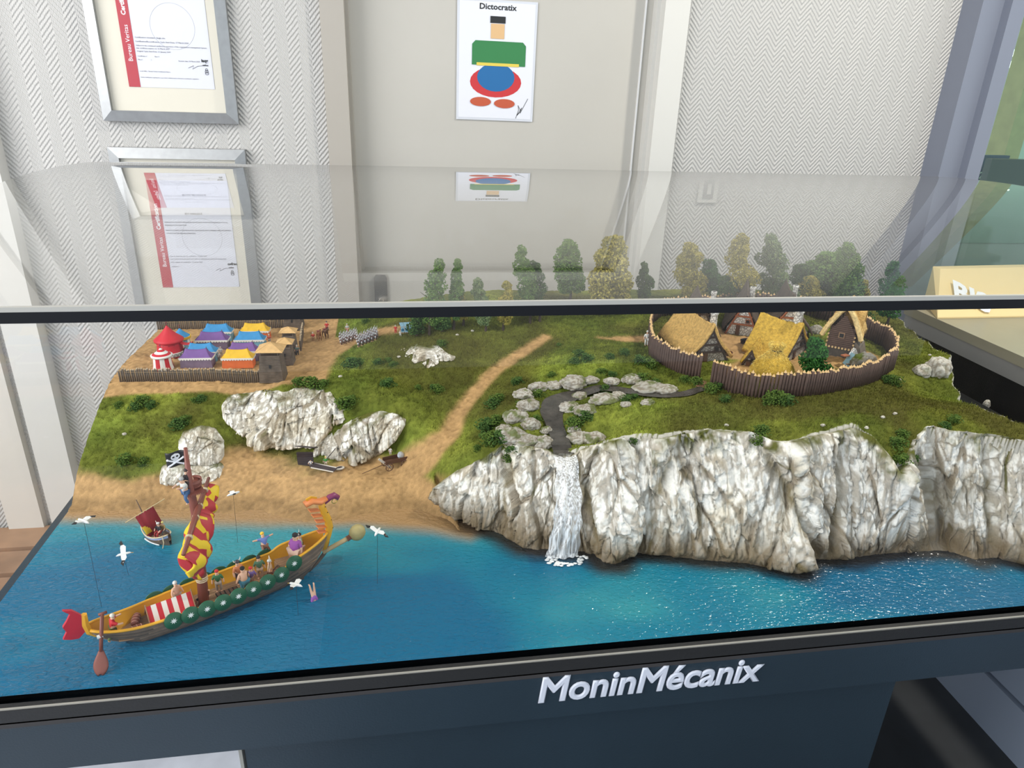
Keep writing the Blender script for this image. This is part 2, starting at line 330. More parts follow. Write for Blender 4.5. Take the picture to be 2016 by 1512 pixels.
cb('seal_lower',-1.0,1.40,.6545,.6555,.800,.808,M('dull_black',(.035,.032,.033),.7))
cb('pedestal',-.206,.690,.676,1.45,.0,.722,navy)
cb('pedestal_trim',-.213,-.209,.674,.69,.0,.720,M('dull_acrylic_edge'))
cb('black_floor',1.0,1.34,.68,1.70,.80,.826,M('black_panel'))
# lid
def lz(y): return 1.335-(y-1.2)**2/5.4
GT=glassmat('lid_acrylic',(.965,.96,.95),1.46,.022,1.6); GS=glassmat('side_acrylic',(.98,.985,.985),1.45,.0,.5)
mb=MB(); mb.grid(lambda u,v:(X0+(X1-X0)*u,Y0+(Y1-Y0)*v-Y0,lz(Y0+(Y1-Y0)*v)+.0015*math.sin(u*5)*math.sin(v*3)),24,60); mb.build('lid_top',GT,cs,smooth=True)
mb=MB(); mb.add([(X0-.5,-.002,.8275),(X1+.25,-.002,.8275),(X1+.25,-.002,1.2685),(X0-.5,-.002,1.2685)],[(0,1,2,3)]); mb.build('front_pane',GS,cs)
for xx in (X0,X1):
    mb=MB(); n=30; vs=[(xx,(Y1-Y0)*i/n,.828) for i in range(n+1)]+[(xx,(Y1-Y0)*i/n,lz(Y0+(Y1-Y0)*i/n)) for i in range(n+1)]
    mb.add(vs,[(i,i+1,n+2+i,n+1+i) for i in range(n)]); mb.build('side_pane',GS,cs)
mb=MB(); mb.add([(X0,Y1-Y0,.828),(X1,Y1-Y0,.828),(X1,Y1-Y0,lz(Y1)),(X0,Y1-Y0,lz(Y1))],[(0,1,2,3)]); mb.build('back_pane',GS,cs)
cb('front_bar',X0-.5,X1+.25,.664,.672,1.268,1.2785,M('bar_black',(.006,.007,.010),.6,spec=.2))
cb('bar_top_edge',X0-.5,X1+.25,.664,.669,1.2785,1.2830,M('lit_acrylic_edge',(.42,.41,.38),.4))
tx=text('lettering','MoninMécanix',(0,0,0),.0455,M('letter_white',(.62,.65,.74),.5),cs,off=0,bev=.0014,shear=.12,res=4,ext=.0004)
a=ay(1060,1382,.654); b=ay(1500,1332,.654); ws=max(v.co.x for v in tx.data.vertices)-min(v.co.x for v in tx.data.vertices)
kx=(ay(1498,1340,.6535).x-ay(1059,1385,.6535).x)/ws; mnx=min(v.co.x for v in tx.data.vertices); mnz=min(v.co.y for v in tx.data.vertices); kz=(ay(1100,1331,.6535).z-ay(1100,1381,.6535).z)/(max(v.co.y for v in tx.data.vertices if v.co.x<mnx+.04)-mnz)
tx.scale=(kx,kz,1); tx.location=(ay(1059,1385,.6535).x-mnx*kx,-.0165,ay(1059,1385,.6535).z-mnz*kz)
# ------------------------------------------------------------------ landscape: smooth ground surface through control points
CP=[(232,752,.950),(400,748,.950),(560,748,.950),(310,648,.950),(430,646,.950),(560,642,.950),(420,690,.950),(600,700,.950),(590,745,.950),(650,645,.955),(700,655,.958),(650,690,.952),
(215,800,.930),(300,795,.932),(420,775,.940),(640,760,.950),(700,730,.960),(190,880,.895),(178,930,.872),(300,890,.890),(250,940,.866),(330,850,.905),
(165,972,.846),(300,955,.852),(450,950,.855),(600,955,.855),(750,950,.855),(850,970,.853),(300,1003,.829),(150,1003,.829),(500,1008,.829),(720,1015,.829),(880,1025,.829),(450,1060,.815),(700,1070,.815),
(450,900,.866),(560,905,.866),(700,915,.866),(780,905,.870),(560,765,.950),(500,820,.905),(600,820,.905),(660,830,.915),(740,800,.940),(720,870,.885),(800,850,.915),
(830,900,.885),(890,840,.915),(930,780,.938),(980,730,.958),(1030,690,.973),(1070,665,.985),(800,760,.950),(850,700,.978),(860,760,.950),(790,690,.975),(740,700,.968),(800,640,1.0),(880,650,1.0),(950,645,1.0),(1043,636,1.0),(1200,640,1.0),
(940,860,.925),(900,930,.895),(865,965,.862),(960,820,.945),(1000,780,.965),(1100,720,.988),(1200,700,.998),(1200,740,.992),(985,880,.945),(1040,800,.972),(1040,870,.955),(1150,810,.978),
(1300,700,1.0),(1300,660,1.0),(1400,760,1.0),(1520,785,1.0),(1650,770,1.0),(1740,730,1.0),(1500,700,1.0),(1650,660,1.0),(1250,790,.990),(1110,888,.958),(1090,830,.962),(1095,790,.965),(1180,768,.975),(1300,778,.985),
(1150,878,.972),(1200,866,.992),(1250,856,.998),(1400,843,1.005),(1480,848,1.003),(1540,867,.998),(1600,857,1.007),(1680,838,1.012),(1760,895,.985),(1775,935,.965),(1790,870,.992),(1830,834,1.012),(1900,846,1.008),(2016,864,1.008),(1300,820,1.0),(1600,820,1.005),(1800,790,.992),
(1780,640,1.0),(1840,672,1.0),(1850,700,.998),(1790,700,.995),(1760,760,.985),(1860,775,.975),(1930,795,.995)]
EX=[(.10,.80,.79),(.05,.88,.80),(-.53,1.68,.95),(-.2,1.68,.955),(.1,1.68,1.0),(.4,1.68,1.01),(.8,1.68,1.01),(1.17,1.68,1.0),(.4,1.55,1.01),(.8,1.5,1.01),(-.3,.75,.80),(0,.75,.80),(.3,.95,.96)]
cpw=np.array([list(az(*p)) for p in CP]+EX)
# keep the far control points inside the case
def tps(P,Q=None,lam=2e-5):
    n=len(P); D=np.linalg.norm(P[:,None,:2]-P[None,:,:2],axis=2); K=np.where(D>0,D*D*np.log(D+1e-12),0)+lam*np.eye(n)
    A=np.zeros((n+3,n+3)); A[:n,:n]=K; A[:n,n]=1; A[:n,n+1:]=P[:,:2]; A[n,:n]=1; A[n+1:,:n]=P[:,:2].T
    return np.linalg.solve(A,np.concatenate([P[:,2],np.zeros(3)]))
_W=tps(cpw)
def S0(x,y):
    x=np.asarray(x,float); y=np.asarray(y,float); out=_W[-3]+_W[-2]*x+_W[-1]*y
    for (cx,cy,_),wt in zip(cpw,_W[:-3]):
        d2=(x-cx)**2+(y-cy)**2+1e-14; out=out+wt*.5*d2*np.log(d2)
    return out
CLIFF=[ # foot px,py ; top px,py,z
((862,972),(860,962),.862),((893,1004),(880,940),.893),((925,1035),(905,922),.908),((960,1044),(950,903),.932),((992,1055),(985,878),.950),((1030,1080),(1030,876),.958),((1060,1086),(1075,884),.960),((1085,1088),(1092,892),.958),((1110,1090),(1110,895),.956),((1140,1088),(1128,893),.960),((1165,1092),(1150,880),.972),
((1190,1110),(1200,868),.992),((1218,1112),(1225,862),.996),((1240,1088),(1250,858),.998),((1300,1094),(1300,862),1.0),((1350,1100),(1350,852),1.003),((1400,1106),(1400,845),1.006),((1470,1110),(1470,849),1.005),((1540,1124),(1530,868),1.0),((1572,1130),(1560,866),1.003),((1598,1103),(1600,857),1.008),((1640,1102),(1640,850),1.010),((1690,1098),(1680,840),1.013),((1730,1092),(1720,858),1.008),((1760,1090),(1757,900),.988),((1790,1088),(1776,934),.970),((1815,1088),(1800,880),.992),((1840,1088),(1832,838),1.013),((1880,1092),(1880,848),1.011),((1920,1106),(1925,853),1.010),((1960,1100),(1965,857),1.010),((2016,1112),(2016,868),1.009),((2080,1112),(2080,878),1.008),((2170,1110),(2160,885),1.0)]
FT=np.array([list(az(*c[0],.828 if i>1 else (.845,.833)[i])) for i,c in enumerate(CLIFF)]); TP=np.array([list(az(*c[1],c[2])) for c in CLIFF])
def xr(y): return np.interp(y,[.7,.86,.93,.97,1.0,1.06,1.12,1.17,1.20,1.24,1.30,1.40,1.46,1.7],[1.1,1.0,.985,1.0,.995,1.04,1.075,1.10,1.13,1.13,1.138,1.17,1.2,1.3])
def H(x,y):
    x=np.asarray(x,float); y=np.asarray(y,float); s=S0(x,y)
    P=np.stack([x*9,y*9,0*x],-1); land=sst(.86,.90,s)
    s=s+land*.010*(fbm(P,3,3)-.5)*sst(.0,.05,np.abs(s-.95)+.0)*1.0
    fy=np.interp(x,FT[:,0],FT[:,1]); ty=np.interp(x,TP[:,0],TP[:,1]); d=(y-fy)/np.maximum(ty-fy,.02)
    fl_=np.interp(x,[.05,.075,.11],[.865,.84,.80]); prof=fl_+.22*sst(.86,1.06,d)
    s=np.where(x>.05,np.minimum(s,np.where(d>1.06,9,prof)),s)
    s=np.minimum(s,np.maximum(.80,.80+(xr(y)+.004*np.sin(y*90)-x)*9))
    return s
def _bl(x): return np.interp(x,[-.6,.0,.06,.2],[1.055,1.03,1.0,9])
H_=H
def H(x,y): x=np.asarray(x,float); y=np.asarray(y,float); h=H_(x,y); b=_bl(x); return np.where(y>b,np.maximum(h,.8312+.05*(y-b)),h)
def ground(px,py,lo=.2,hi=2.2):
    r=ray(px,py); r=r/r[1]; ys=np.linspace(.75,1.69,500); P=CAM+np.outer(ys,r); h=H(P[:,0],P[:,1]); k=np.where(P[:,2]<=h)[0]
    i=k[0] if len(k) else 499
    for _ in range(1):
        if i>0:
            f=(P[i-1,2]-h[i-1])/max(1e-9,(P[i-1,2]-h[i-1])-(P[i,2]-h[i])); f=min(max(f,0),1); q=P[i-1]*(1-f)+P[i]*f; return Vector(q)
    return Vector(P[i])
def gz(x,y): return float(H(np.array([x]),np.array([y]))[0])
land=empty('landscape_model',(0,0,0),label='model coast with grassy hills, sandy beach, white cliffs and painted sea inside the case',cat='landscape')
nx,ny=640,352
gx=np.linspace(X0+.001,1.165,nx); gy=np.linspace(.74,Y1-.004,ny); GX,GY=np.meshgrid(gx,gy,indexing='ij'); GZ=H(GX,GY)
P3=np.stack([GX,GY,GZ],-1)
SX=np.gradient(GZ,gx,axis=0); SY=np.gradient(GZ,gy,axis=1); SL=np.sqrt(SX**2+SY**2)
def polymask(poly,X,Y,soft=.012):
    # soft inside mask of a polyline's band given (x,y,width)
    D=np.full(X.shape,9.)
    for a,b in zip(poly,poly[1:]):
        ax_,ay_,aw=a; bx_,by_,bw=b; dx,dy=bx_-ax_,by_-ay_; t=np.clip(((X-ax_)*dx+(Y-ay_)*dy)/(dx*dx+dy*dy+1e-12),0,1)
        D=np.minimum(D,np.hypot(X-ax_-t*dx,Y-ay_-t*dy)-(aw+(bw-aw)*t))
    return 1-sst(-soft,soft,D+ .010*(fbm(np.stack([X*40,Y*40,X*0],-1),3,8)-.5))
def G(px,py): p=ground(px,py); return p
path=[(*G(px,py).xy,wd_) for px,py,wd_ in ((800,930,.035),(845,895,.026),(880,860,.020),(900,820,.016),(930,780,.013),(965,740,.014),(1010,705,.013),(1050,680,.014),(1075,665,.010))]
path2=[(*G(px,py).xy,wd_) for px,py,wd_ in ((1180,665,.004),(1230,668,.016),(1275,668,.018))]
path3=[(*G(px,py).xy,wd_) for px,py,wd_ in ((610,745,.03),(620,700,.05),(660,680,.05),(700,668,.03),(740,655,.02),(780,648,.014),(815,645,.01))]
vil=[(*az(px,py,1.0).xy,wd_) for px,py,wd_ in ((1380,655,.05),(1440,690,.06),(1500,690,.08),(1600,700,.07),(1440,735,.03),(1680,700,.05))]
sand=np.maximum.reduce([1-sst(.862,.875,GZ+.010*(fbm(P3*30,3,5)-.5)+.004*np.sin(GX*25)),polymask(path,GX,GY,.008),polymask(path2,GX,GY,.01),polymask(path3,GX,GY,.01),polymask(vil,GX,GY,.012)])
cx0=float(az(232,760,.95).y); campsand=(GX<float(az(640,760,.95).x))*sst(cx0-.025,cx0-.015,GY+.01*(fbm(P3*25,2,6)-.5)); sand=np.maximum(sand,campsand)
sand=np.maximum(sand,.55*(sst(.62,.72,fbm(P3*7,4,9)))*sst(.3,.6,SL)*(GX<.1))
n1=fbm(P3*12,4,1)[...,None]; n2=fbm(P3*60,3,2)[...,None]; n3=vnoise(P3*230,4)[...,None]; n4=fbm(P3*5,3,11)[...,None]
gr=np.array([.070,.105,.016])*(1-n1)+np.array([.170,.180,.030])*n1; gr=gr*.86*(.20+.95*n2+.65*n3)
n5=fbm(P3*9,3,12)[...,None]; gr=gr*(1+.7*sst(.5,.72,n5)); gr=gr*(1-.6*sst(.50,.66,n4))+.6*sst(.50,.66,n4)*np.array([.070,.058,.018])
rp=sst(1.0,1.2,GX)[...,None]*.0+sst(.55,.75,GX)[...,None]*.25; gr=gr*(1-rp*np.array([.1,.25,.4]))
sd=np.array([.41,.255,.115])*(.50+.5*n2+.55*n3)
wet=sst(.847,.836,GZ)[...,None]; sd=sd*(1-.28*wet)
rk=np.array([.60,.57,.50])*(.5+.7*n2)
col=gr*(1-sand[...,None])+sd*sand[...,None]
rm=sst(1.3,2.0,SL)[...,None]*(GX[...,None]>.1); col=col*(1-rm)+rk*rm
GZ2=GZ+.0016*(n3[...,0]-.5)*2+.0035*(n2[...,0]-.5)*(1-sand)
P3b=np.stack([GX,GY,GZ2],-1)
tm_=M('painted_ground',(1,1,1),.95,.10,500,.35,900,attr='Col',spec=.1,bdist=.0008)
npmesh('ground',P3b.reshape(-1,3),quads(nx,ny),tm_,land,col.reshape(-1,3))
# skirt that closes the model at its left and back cut edges
mb=MB(); edge=[(gx[0],gy[j],GZ2[0,j]) for j in range(0,ny,4)]+[(gx[i],gy[-1],GZ2[i,-1]) for i in range(0,nx,6)]
mb.add([(x,y,z) for x,y,z in edge]+[(x,y,.80) for x,y,z in edge],[(i,i+1,len(edge)+i+1,len(edge)+i) for i in range(len(edge)-1)]); mb.build('cut_edge',M('plaster_edge',(.45,.44,.40),.9),land)
# ---- rock sheets
rockm=M('painted_rock',(1,1,1),.85,.07,250,.8,260,attr='Col',spec=.15,bdist=.0018)
def rsheet(name,F,T,nu,nv,bulge,amp,seed,parent,sea=False,lift=.004,bnorm=None,fold=26,green=.35,endtaper=.04,warm=0,gul=()):
    F=np.asarray(F,float);T=np.asarray(T,float); n=len(F); t=np.linspace(0,n-1,nu)
    ip=lambda A:np.stack([np.interp(t,np.arange(n),A[:,k]) for k in range(3)],1)
    f=ip(F); q=ip(T)
    # smooth a little so corners round off
    ker=np.ones(max(3,nu//(n*3)))/max(3,nu//(n*3))
    def smo(A):
        p=len(ker)//2; B=np.pad(A,((p,p),(0,0)),'edge'); return np.stack([np.convolve(B[:,k],ker,'same')[p:len(B)-p] for k in range(3)],1)
    f=smo(f);q=smo(q)
    v=np.linspace(-.03,1.08,nv)[None,:,None]; vc=np.clip(v,0,1)
    u=np.linspace(0,1,nu)[:,None,None]
    P=f[:,None]*(1-vc)+q[:,None]*vc
    P=P+np.where(v<0,v*np.array([0,0,.1]),0)
    back=q-f; back[:,2]=0; L=np.linalg.norm(back,axis=1,keepdims=True)+1e-6; tang=np.gradient(f+q,axis=0); nrm=np.stack([tang[:,1],-tang[:,0],0*tang[:,0]],1); nrm/=np.linalg.norm(nrm,axis=1,keepdims=True)+1e-9
    if bnorm is not None: nrm=nrm*0+np.array(bnorm)
    P=P+np.where(v>1,(v-1)*(-nrm[:,None])*.25,0)+np.where(v>1,-(v-1)*np.array([0,0,.12]),0)
    ends=(sst(0,endtaper,u)*sst(0,endtaper,1-u)) if endtaper else 1
    prof=np.sin(np.pi*np.clip(vc,0,1)**.8)*.75+.25*sst(0,.1,vc)*(1-sst(.9,1,vc))
    Q=P+nrm[:,None]*bulge*prof*ends
    # folds: ridged noise stretched vertically
    wx=(fbm(Q*14,3,seed+5)-.5)*.9; wz=(fbm(Q*9+5,2,seed+6)-.5)*1.2
    wn_=np.stack([wx*.022,wx*.0,wz*.02],-1); Wq=(Q+wn_)
    F1,F2,v1=wor(Wq*np.array([fold*.85,fold*.5,fold*.20]),seed); G1,G2,v2=wor(Wq*np.array([fold*2.3,fold*1.3,fold*.62]),seed+9)
    e1=F2-F1; e2=G2-G1; r4=fbm(Q*np.array([150,150,90]),2,seed+4,True); lo=.5+.55*(fbm(Q*fold*.42,2,seed+15)-.5)+.9*(fbm(Q*np.array([1,1,.5])*fold*.22,2,seed+19)-.5); st=fbm(Wq*np.array([fold*5,fold*3,fold*.9]),3,seed+16,True)
    crease=np.maximum(sst(.12,.0,e1),.6*sst(.09,.0,e2)); crease=crease*sst(.35,.62,fbm(Q*22,3,seed+17))*1.1
    disp=amp*(2.1*(lo-.5)+.95*v1+.50*v2-.22*sst(.16,.0,e1)-.10*sst(.12,0,e2)+.55*(st-.5)-.22*(r4-.5)+.3)
    blk=lo; r1=1-np.clip(e1*3,0,1)
    big=r1; fine=st; cr=r4; W=np.stack([Q[...,0]*fold,Q[...,1]*fold*.3,Q[...,2]*fold*.5],-1)
    gp=np.zeros(Q.shape[:2])
    for xf,xt,w_,dp in gul:
        xc=xf+(xt-xf)*vc[...,0]+.006*(fbm(np.stack([Q[...,2]*30,Q[...,2]*0+xf*9,Q[...,2]*0],-1),2,5)-.5)*2; g_=np.exp(-((Q[...,0]-xc)/w_)**2)*sst(-.05,.12,vc[...,0])*sst(1.1,.75,vc[...,0]); disp=disp-dp*g_; gp=np.maximum(gp,np.exp(-((Q[...,0]-xc)/(w_*.55))**2)*sst(1.1,.8,vc[...,0]))
    m=(sst(-.02,.08,v)*(1-.85*sst(.93,1.04,v)))[...,0]*(ends[...,0] if endtaper else 1)
    Q=Q+nrm[:,None]*(disp*m)[...,None]+np.array([0,0,1])*(amp*.3*(blk-.45)*m)[...,None]
    Q[...,2]+=lift*m*(v[...,0]>.5)
    # paint: white, grey-brown wash in the hollows, moss near the top, dark wet band at the foot
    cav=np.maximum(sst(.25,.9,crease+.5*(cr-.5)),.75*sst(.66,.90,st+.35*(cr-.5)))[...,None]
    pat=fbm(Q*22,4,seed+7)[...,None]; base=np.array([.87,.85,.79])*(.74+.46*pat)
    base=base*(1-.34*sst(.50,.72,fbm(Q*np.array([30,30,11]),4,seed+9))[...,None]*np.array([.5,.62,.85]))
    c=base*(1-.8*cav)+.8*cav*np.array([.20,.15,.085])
    g=sst(1.0-green,1.08,v+.55*(fbm(Q*30,3,seed+11)[...,None]-.5))*sst(.35,.6,fbm(Q*60,3,seed+12))[...,None]
    g=np.maximum(g,.8*sst(.60,.70,fbm(W*1.4,3,seed+14))[...,None]*sst(.5,.9,crease)[...,None])
    c=c*(1-g)+g*np.array([.10,.105,.02])
    g2=sst(1.0,1.05,v+.1*(fbm(Q*80,2,seed+13)[...,None]-.5)); c=c*(1-g2)+g2*np.array([.13,.15,.025])
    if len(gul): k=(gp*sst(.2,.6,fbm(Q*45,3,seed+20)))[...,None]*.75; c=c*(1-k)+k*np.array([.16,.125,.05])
    if warm: k=sst(.25,.0,v)*warm; c=c*(1-k)+k*np.array([.45,.30,.14])
    if sea:
        zz=Q[...,2:3]+.02*(pat-.5); k=sst(.880,.838,zz); c=c*(1-.85*k)+.85*k*np.array([.055,.04,.022]); k2=sst(.90,.85,zz)*.4; c=c*(1-k2)+k2*np.array([.30,.22,.12])
    return npmesh(name,Q.reshape(-1,3),quads(nu,nv),rockm,parent,c.reshape(-1,3))
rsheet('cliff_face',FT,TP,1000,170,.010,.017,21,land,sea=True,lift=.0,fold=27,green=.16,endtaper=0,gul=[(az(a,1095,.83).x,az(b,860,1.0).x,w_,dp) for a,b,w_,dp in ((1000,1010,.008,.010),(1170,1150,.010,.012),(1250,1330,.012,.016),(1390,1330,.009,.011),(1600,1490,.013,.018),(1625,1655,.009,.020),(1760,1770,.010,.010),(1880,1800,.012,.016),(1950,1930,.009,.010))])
# sea
sx=np.linspace(X0+.001,1.165,520); sy=np.linspace(Y0+.002,1.12,240); SXX,SYY=np.meshgrid(sx,sy,indexing='ij')
bchx=np.array([az(px,py,.83).x for px,py in ((100,1018),(300,1022),(500,1030),(700,1030),(850,1040),(925,1052))]+[FT[5,0],FT[6,0]]); bchy=np.array([az(px,py,.83).y for px,py in ((100,1018),(300,1022),(500,1030),(700,1030),(850,1040),(925,1052))]+[FT[5,1]+.10,FT[6,1]+.3])
wn=fbm(np.stack([SXX*10,SYY*14,0*SXX],-1),3,31); dB=np.interp(SXX,bchx,bchy)-SYY+.02*(wn-.5); dC=np.interp(SXX,FT[:,0],FT[:,1])-SYY
# true distance to the cliff foot
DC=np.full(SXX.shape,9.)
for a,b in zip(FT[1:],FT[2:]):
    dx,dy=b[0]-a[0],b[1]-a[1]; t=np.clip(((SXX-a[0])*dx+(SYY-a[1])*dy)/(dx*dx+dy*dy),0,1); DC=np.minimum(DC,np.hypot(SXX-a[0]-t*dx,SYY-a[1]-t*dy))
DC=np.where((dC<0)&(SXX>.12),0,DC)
e=lambda a:a[...,None]
teal=np.array([.030,.250,.300]); deep=np.array([.003,.112,.225]); mid=np.array([.006,.170,.265])
dd=sst(.02,.20,dB)*.8+2.0*(fbm(np.stack([SXX*4.5,SYY*8,0*SXX],-1),3,32)-.5)
c=teal*(1-e(sst(0,.5,dd)))+mid*e(sst(0,.5,dd)); k=e(sst(.45,1.0,dd+.25*sst(.1,-.3,SXX))); c=c*(1-k)+deep*k
k=e(sst(.035,-.012,dB)); c=c*(1-k)+np.array([.36,.22,.10])*k
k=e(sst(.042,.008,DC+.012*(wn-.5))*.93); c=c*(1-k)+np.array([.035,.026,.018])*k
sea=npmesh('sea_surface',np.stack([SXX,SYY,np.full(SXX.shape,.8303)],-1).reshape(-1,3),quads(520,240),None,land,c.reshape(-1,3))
m=bpy.data.materials.new('painted_sea'); m.use_nodes=True; N=m.node_tree.nodes; L=m.node_tree.links; b=N['Principled BSDF']; b.inputs['Roughness'].default_value=.12; b.inputs['IOR'].default_value=1.4
a=N.new('ShaderNodeAttribute'); a.attribute_name='Col'; L.new(a.outputs[0],b.inputs[0]); tc=N.new('ShaderNodeTexCoord')
mp=N.new('ShaderNodeMapping'); mp.inputs['Scale'].default_value=(1,1.7,1); mp.inputs['Rotation'].default_value=(0,0,.3); L.new(tc.outputs['Object'],mp.inputs[0])
n=N.new('ShaderNodeTexNoise'); n.inputs['Scale'].default_value=120; n.inputs['Detail'].default_value=2; n.inputs['Distortion'].default_value=.6; L.new(mp.outputs[0],n.inputs['Vector'])
bp=N.new('ShaderNodeBump'); bp.inputs['Distance'].default_value=.0025; bp.inputs['Strength'].default_value=1; L.new(n.outputs[0],bp.inputs['Height']); L.new(bp.outputs[0],b.inputs['Normal']); sea.data.materials.clear(); sea.data.materials.append(m)
# stream
stm=M('dark_stream',(.045,.04,.035),.08,.5,60,.6,260,bdist=.001)
sp_=[(1110,897,.016),(1104,880,.015),(1098,858,.014),(1090,835,.015),(1085,815,.020),(1095,796,.024),(1120,784,.020),(1150,776,.014),(1180,769,.014),(1215,771,.013),(1260,776,.012),(1310,780,.014),(1350,778,.010),(1385,765,.008)]
L_=[];R2=[]
pts=[(*(G(px,py) if i else az(px,py,.958)),wv) for i,(px,py,wv) in enumerate(sp_)]
pa=np.array(pts); tt=np.linspace(0,len(pa)-1,90); pa=np.stack([np.interp(tt,np.arange(len(pa)),pa[:,k]) for k in range(4)],1)
for k in range(3): pa[1:-1]=(pa[:-2]+pa[1:-1]*2+pa[2:])/4
tg=np.gradient(pa[:,:2],axis=0); tg/=np.linalg.norm(tg,axis=1,keepdims=True); V=[]
for i in range(90):
    for j in range(7):
        s_=(j-3)/3*pa[i,3]; V.append((pa[i,0]-tg[i,1]*s_,pa[i,1]+tg[i,0]*s_,0))
V=np.array(V); hz=H(V[:,0],V[:,1]).reshape(90,7).max(1); zz=np.maximum.accumulate(np.convolve(np.pad(hz,4,'edge'),np.ones(9)/9,'valid'))+.002; zz[:4]=.9615; V[:,2]=np.repeat(zz,7)
npmesh('stream',V,quads(90,7),stm,land)
# waterfall
wf_t=az(1110,893,.962); wf_b=az(1110,1090,.832)
wm=bpy.data.materials.new('falling_water'); wm.use_nodes=True; N=wm.node_tree.nodes; L=wm.node_tree.links; b=N['Principled BSDF']; b.inputs['Base Color'].default_value=(.80,.82,.84,1); b.inputs['Roughness'].default_value=.2
tc=N.new('ShaderNodeTexCoord'); mp=N.new('ShaderNodeMapping'); mp.inputs['Scale'].default_value=(420,420,26); L.new(tc.outputs['Object'],mp.inputs[0]); n=N.new('ShaderNodeTexNoise'); n.inputs['Scale'].default_value=1; n.inputs['Detail'].default_value=4; L.new(mp.outputs[0],n.inputs['Vector'])
r=N.new('ShaderNodeValToRGB'); r.color_ramp.elements[0].position=.40; r.color_ramp.elements[0].color=(.30,)*3+(1,); r.color_ramp.elements[1].position=.62; L.new(n.outputs[0],r.inputs[0]); L.new(r.outputs[0],b.inputs['Alpha'])
bp=N.new('ShaderNodeBump'); bp.inputs['Distance'].default_value=.001; L.new(n.outputs[0],bp.inputs['Height']); L.new(bp.outputs[0],b.inputs['Normal'])
def wfn(u,v):
    x0,x1=(-.017+.034*u),(-.028+.050*u); k=v**1.0; wdt=x0*(1-k)+x1*k
    y=wf_t.y+(wf_b.y-wf_t.y)*(v**.55)-.014*math.sin(math.pi*min(1,v*1.05))-.006
    z=wf_t.z+(wf_b.z-wf_t.z)*v
    return (wf_t.x+(wf_b.x-wf_t.x)*v+wdt+.0015*math.sin(v*23+u*7),y-.006*math.sin(u*math.pi)-.002*math.sin(u*19+v*5),z)
mb=MB(); mb.grid(wfn,24,40); mb.build('waterfall',wm,land,smooth=True)
mb=MB(); fw=M('foam_white',(.78,.80,.80),.4,.1,200,.6,300)
for k in range(70):
    q=R_.uniform(0,2*math.pi); rr=R_.choice((1,.62,.8))*R_.uniform(.92,1.06); mb.sph((wf_b.x+.002+.030*rr*math.cos(q),wf_b.y-.014+.014*rr*math.sin(q),.8315),(.0032,.0022,.0012),6,4)
tag(mb.build('foam',fw,land,smooth=True),kind='stuff')
# ------------------------------------------------------------------ rock outcrops
def gp_(px,py,dz=0): p=ground(px,py); p.z+=dz; return list(p)
def outcrop(F,T,seed,label,bulge=.012,amp=.013,fold=32,nu=230,nv=90,**k):
    o=rsheet('rock_outcrop',[gp_(*p,-.002) for p in F],[gp_(*p,.0) for p in T],nu,nv,bulge,amp,seed,None,fold=fold,endtaper=.07,lift=.002,**k)
    return tag(o,label,'rock')
outcrop([(436,822),(470,848),(520,878),(560,884),(600,880),(635,866),(660,838),(664,800)],[(434,800),(450,778),(500,770),(545,768),(590,763),(625,764),(655,775),(663,792)],41,'widest white rock face on the hillside, below the tented camp',.022,.018,30,320,120,warm=.5)
outcrop([(608,885),(640,900),(690,908),(720,904),(750,892),(785,858),(800,832)],[(618,872),(655,850),(690,828),(725,812),(750,808),(785,815),(800,826)],42,'white rock face beside the sandy path, behind the broken cart',.020,.016,32,260,100,warm=.4)
outcrop([(348,898),(362,908),(395,912),(425,910),(442,900)],[(350,872),(362,850),(395,836),(425,842),(442,868)],43,'upper round white boulder left on the beach slope',.026,.011,34,170,90,green=.3)
outcrop([(312,938),(335,946),(375,950),(415,946),(440,932)],[(318,918),(335,908),(375,904),(415,906),(442,915)],44,'lower broad white boulder on the beach behind the longship mast',.022,.010,34,170,80,green=.3,warm=.3)
outcrop([(787,692),(800,710),(818,714),(838,724),(862,712),(886,706),(898,704)],[(788,686),(806,684),(822,678),(845,683),(862,680),(876,692),(898,702)],45,'small white rock face high on the grassy hill',.006,.011,46,150,60,warm=.3,green=.3)
# rocks of the river bank and loose stones
def rock(px,py,rx,rz,seed,label,ry=None,white=1.0,moss=.4,cat='rock',nu=44,nv=28,sink=.3,group=None):
    p=ground(px,py); ry=ry or rx*.8; th=np.linspace(0,2*math.pi,nu+1)[:-1]; ph=np.linspace(0,math.pi,nv); T,F_=np.meshgrid(th,ph,indexing='ij')
    U=np.stack([np.cos(T)*np.sin(F_),np.sin(T)*np.sin(F_),np.cos(F_)],-1)
    B=fbm(U*1.6+seed*3.1,4,seed)-.5; D=fbm(U*np.array([5,5,2.5])+seed,3,seed+1,True)
    r=1+.55*B-.22*D; Q=U*r[...,None]*np.array([rx,ry,rz]); Q=Q+np.array([p.x,p.y,p.z+rz*(1-2*sink)*.5])
    base=np.array([.66,.63,.56])*white*(.75+.45*fbm(Q*40,3,seed))[...,None]; cv=sst(.62,.85,D)[...,None]; c=base*(1-.7*cv)+.7*cv*np.array([.17,.13,.08])
    g=moss*sst(.52,.66,fbm(Q*70,3,seed+5))[...,None]*sst(.2,.7,U[...,2:3]+.3); c=c*(1-g)+g*np.array([.10,.13,.02])
    fq=quads(nu,nv); i,j=np.meshgrid(np.arange(nu),np.arange(nv-1),indexing='ij'); a=(i*nv+j).ravel(); b=(((i+1)%nu)*nv+j).ravel(); F=np.stack([a,b,b+1,a+1],1)[:,::-1]
    o=npmesh('rock',Q.reshape(-1,3),F,rockm,None,c.reshape(-1,3)); return tag(o,label,cat,group)
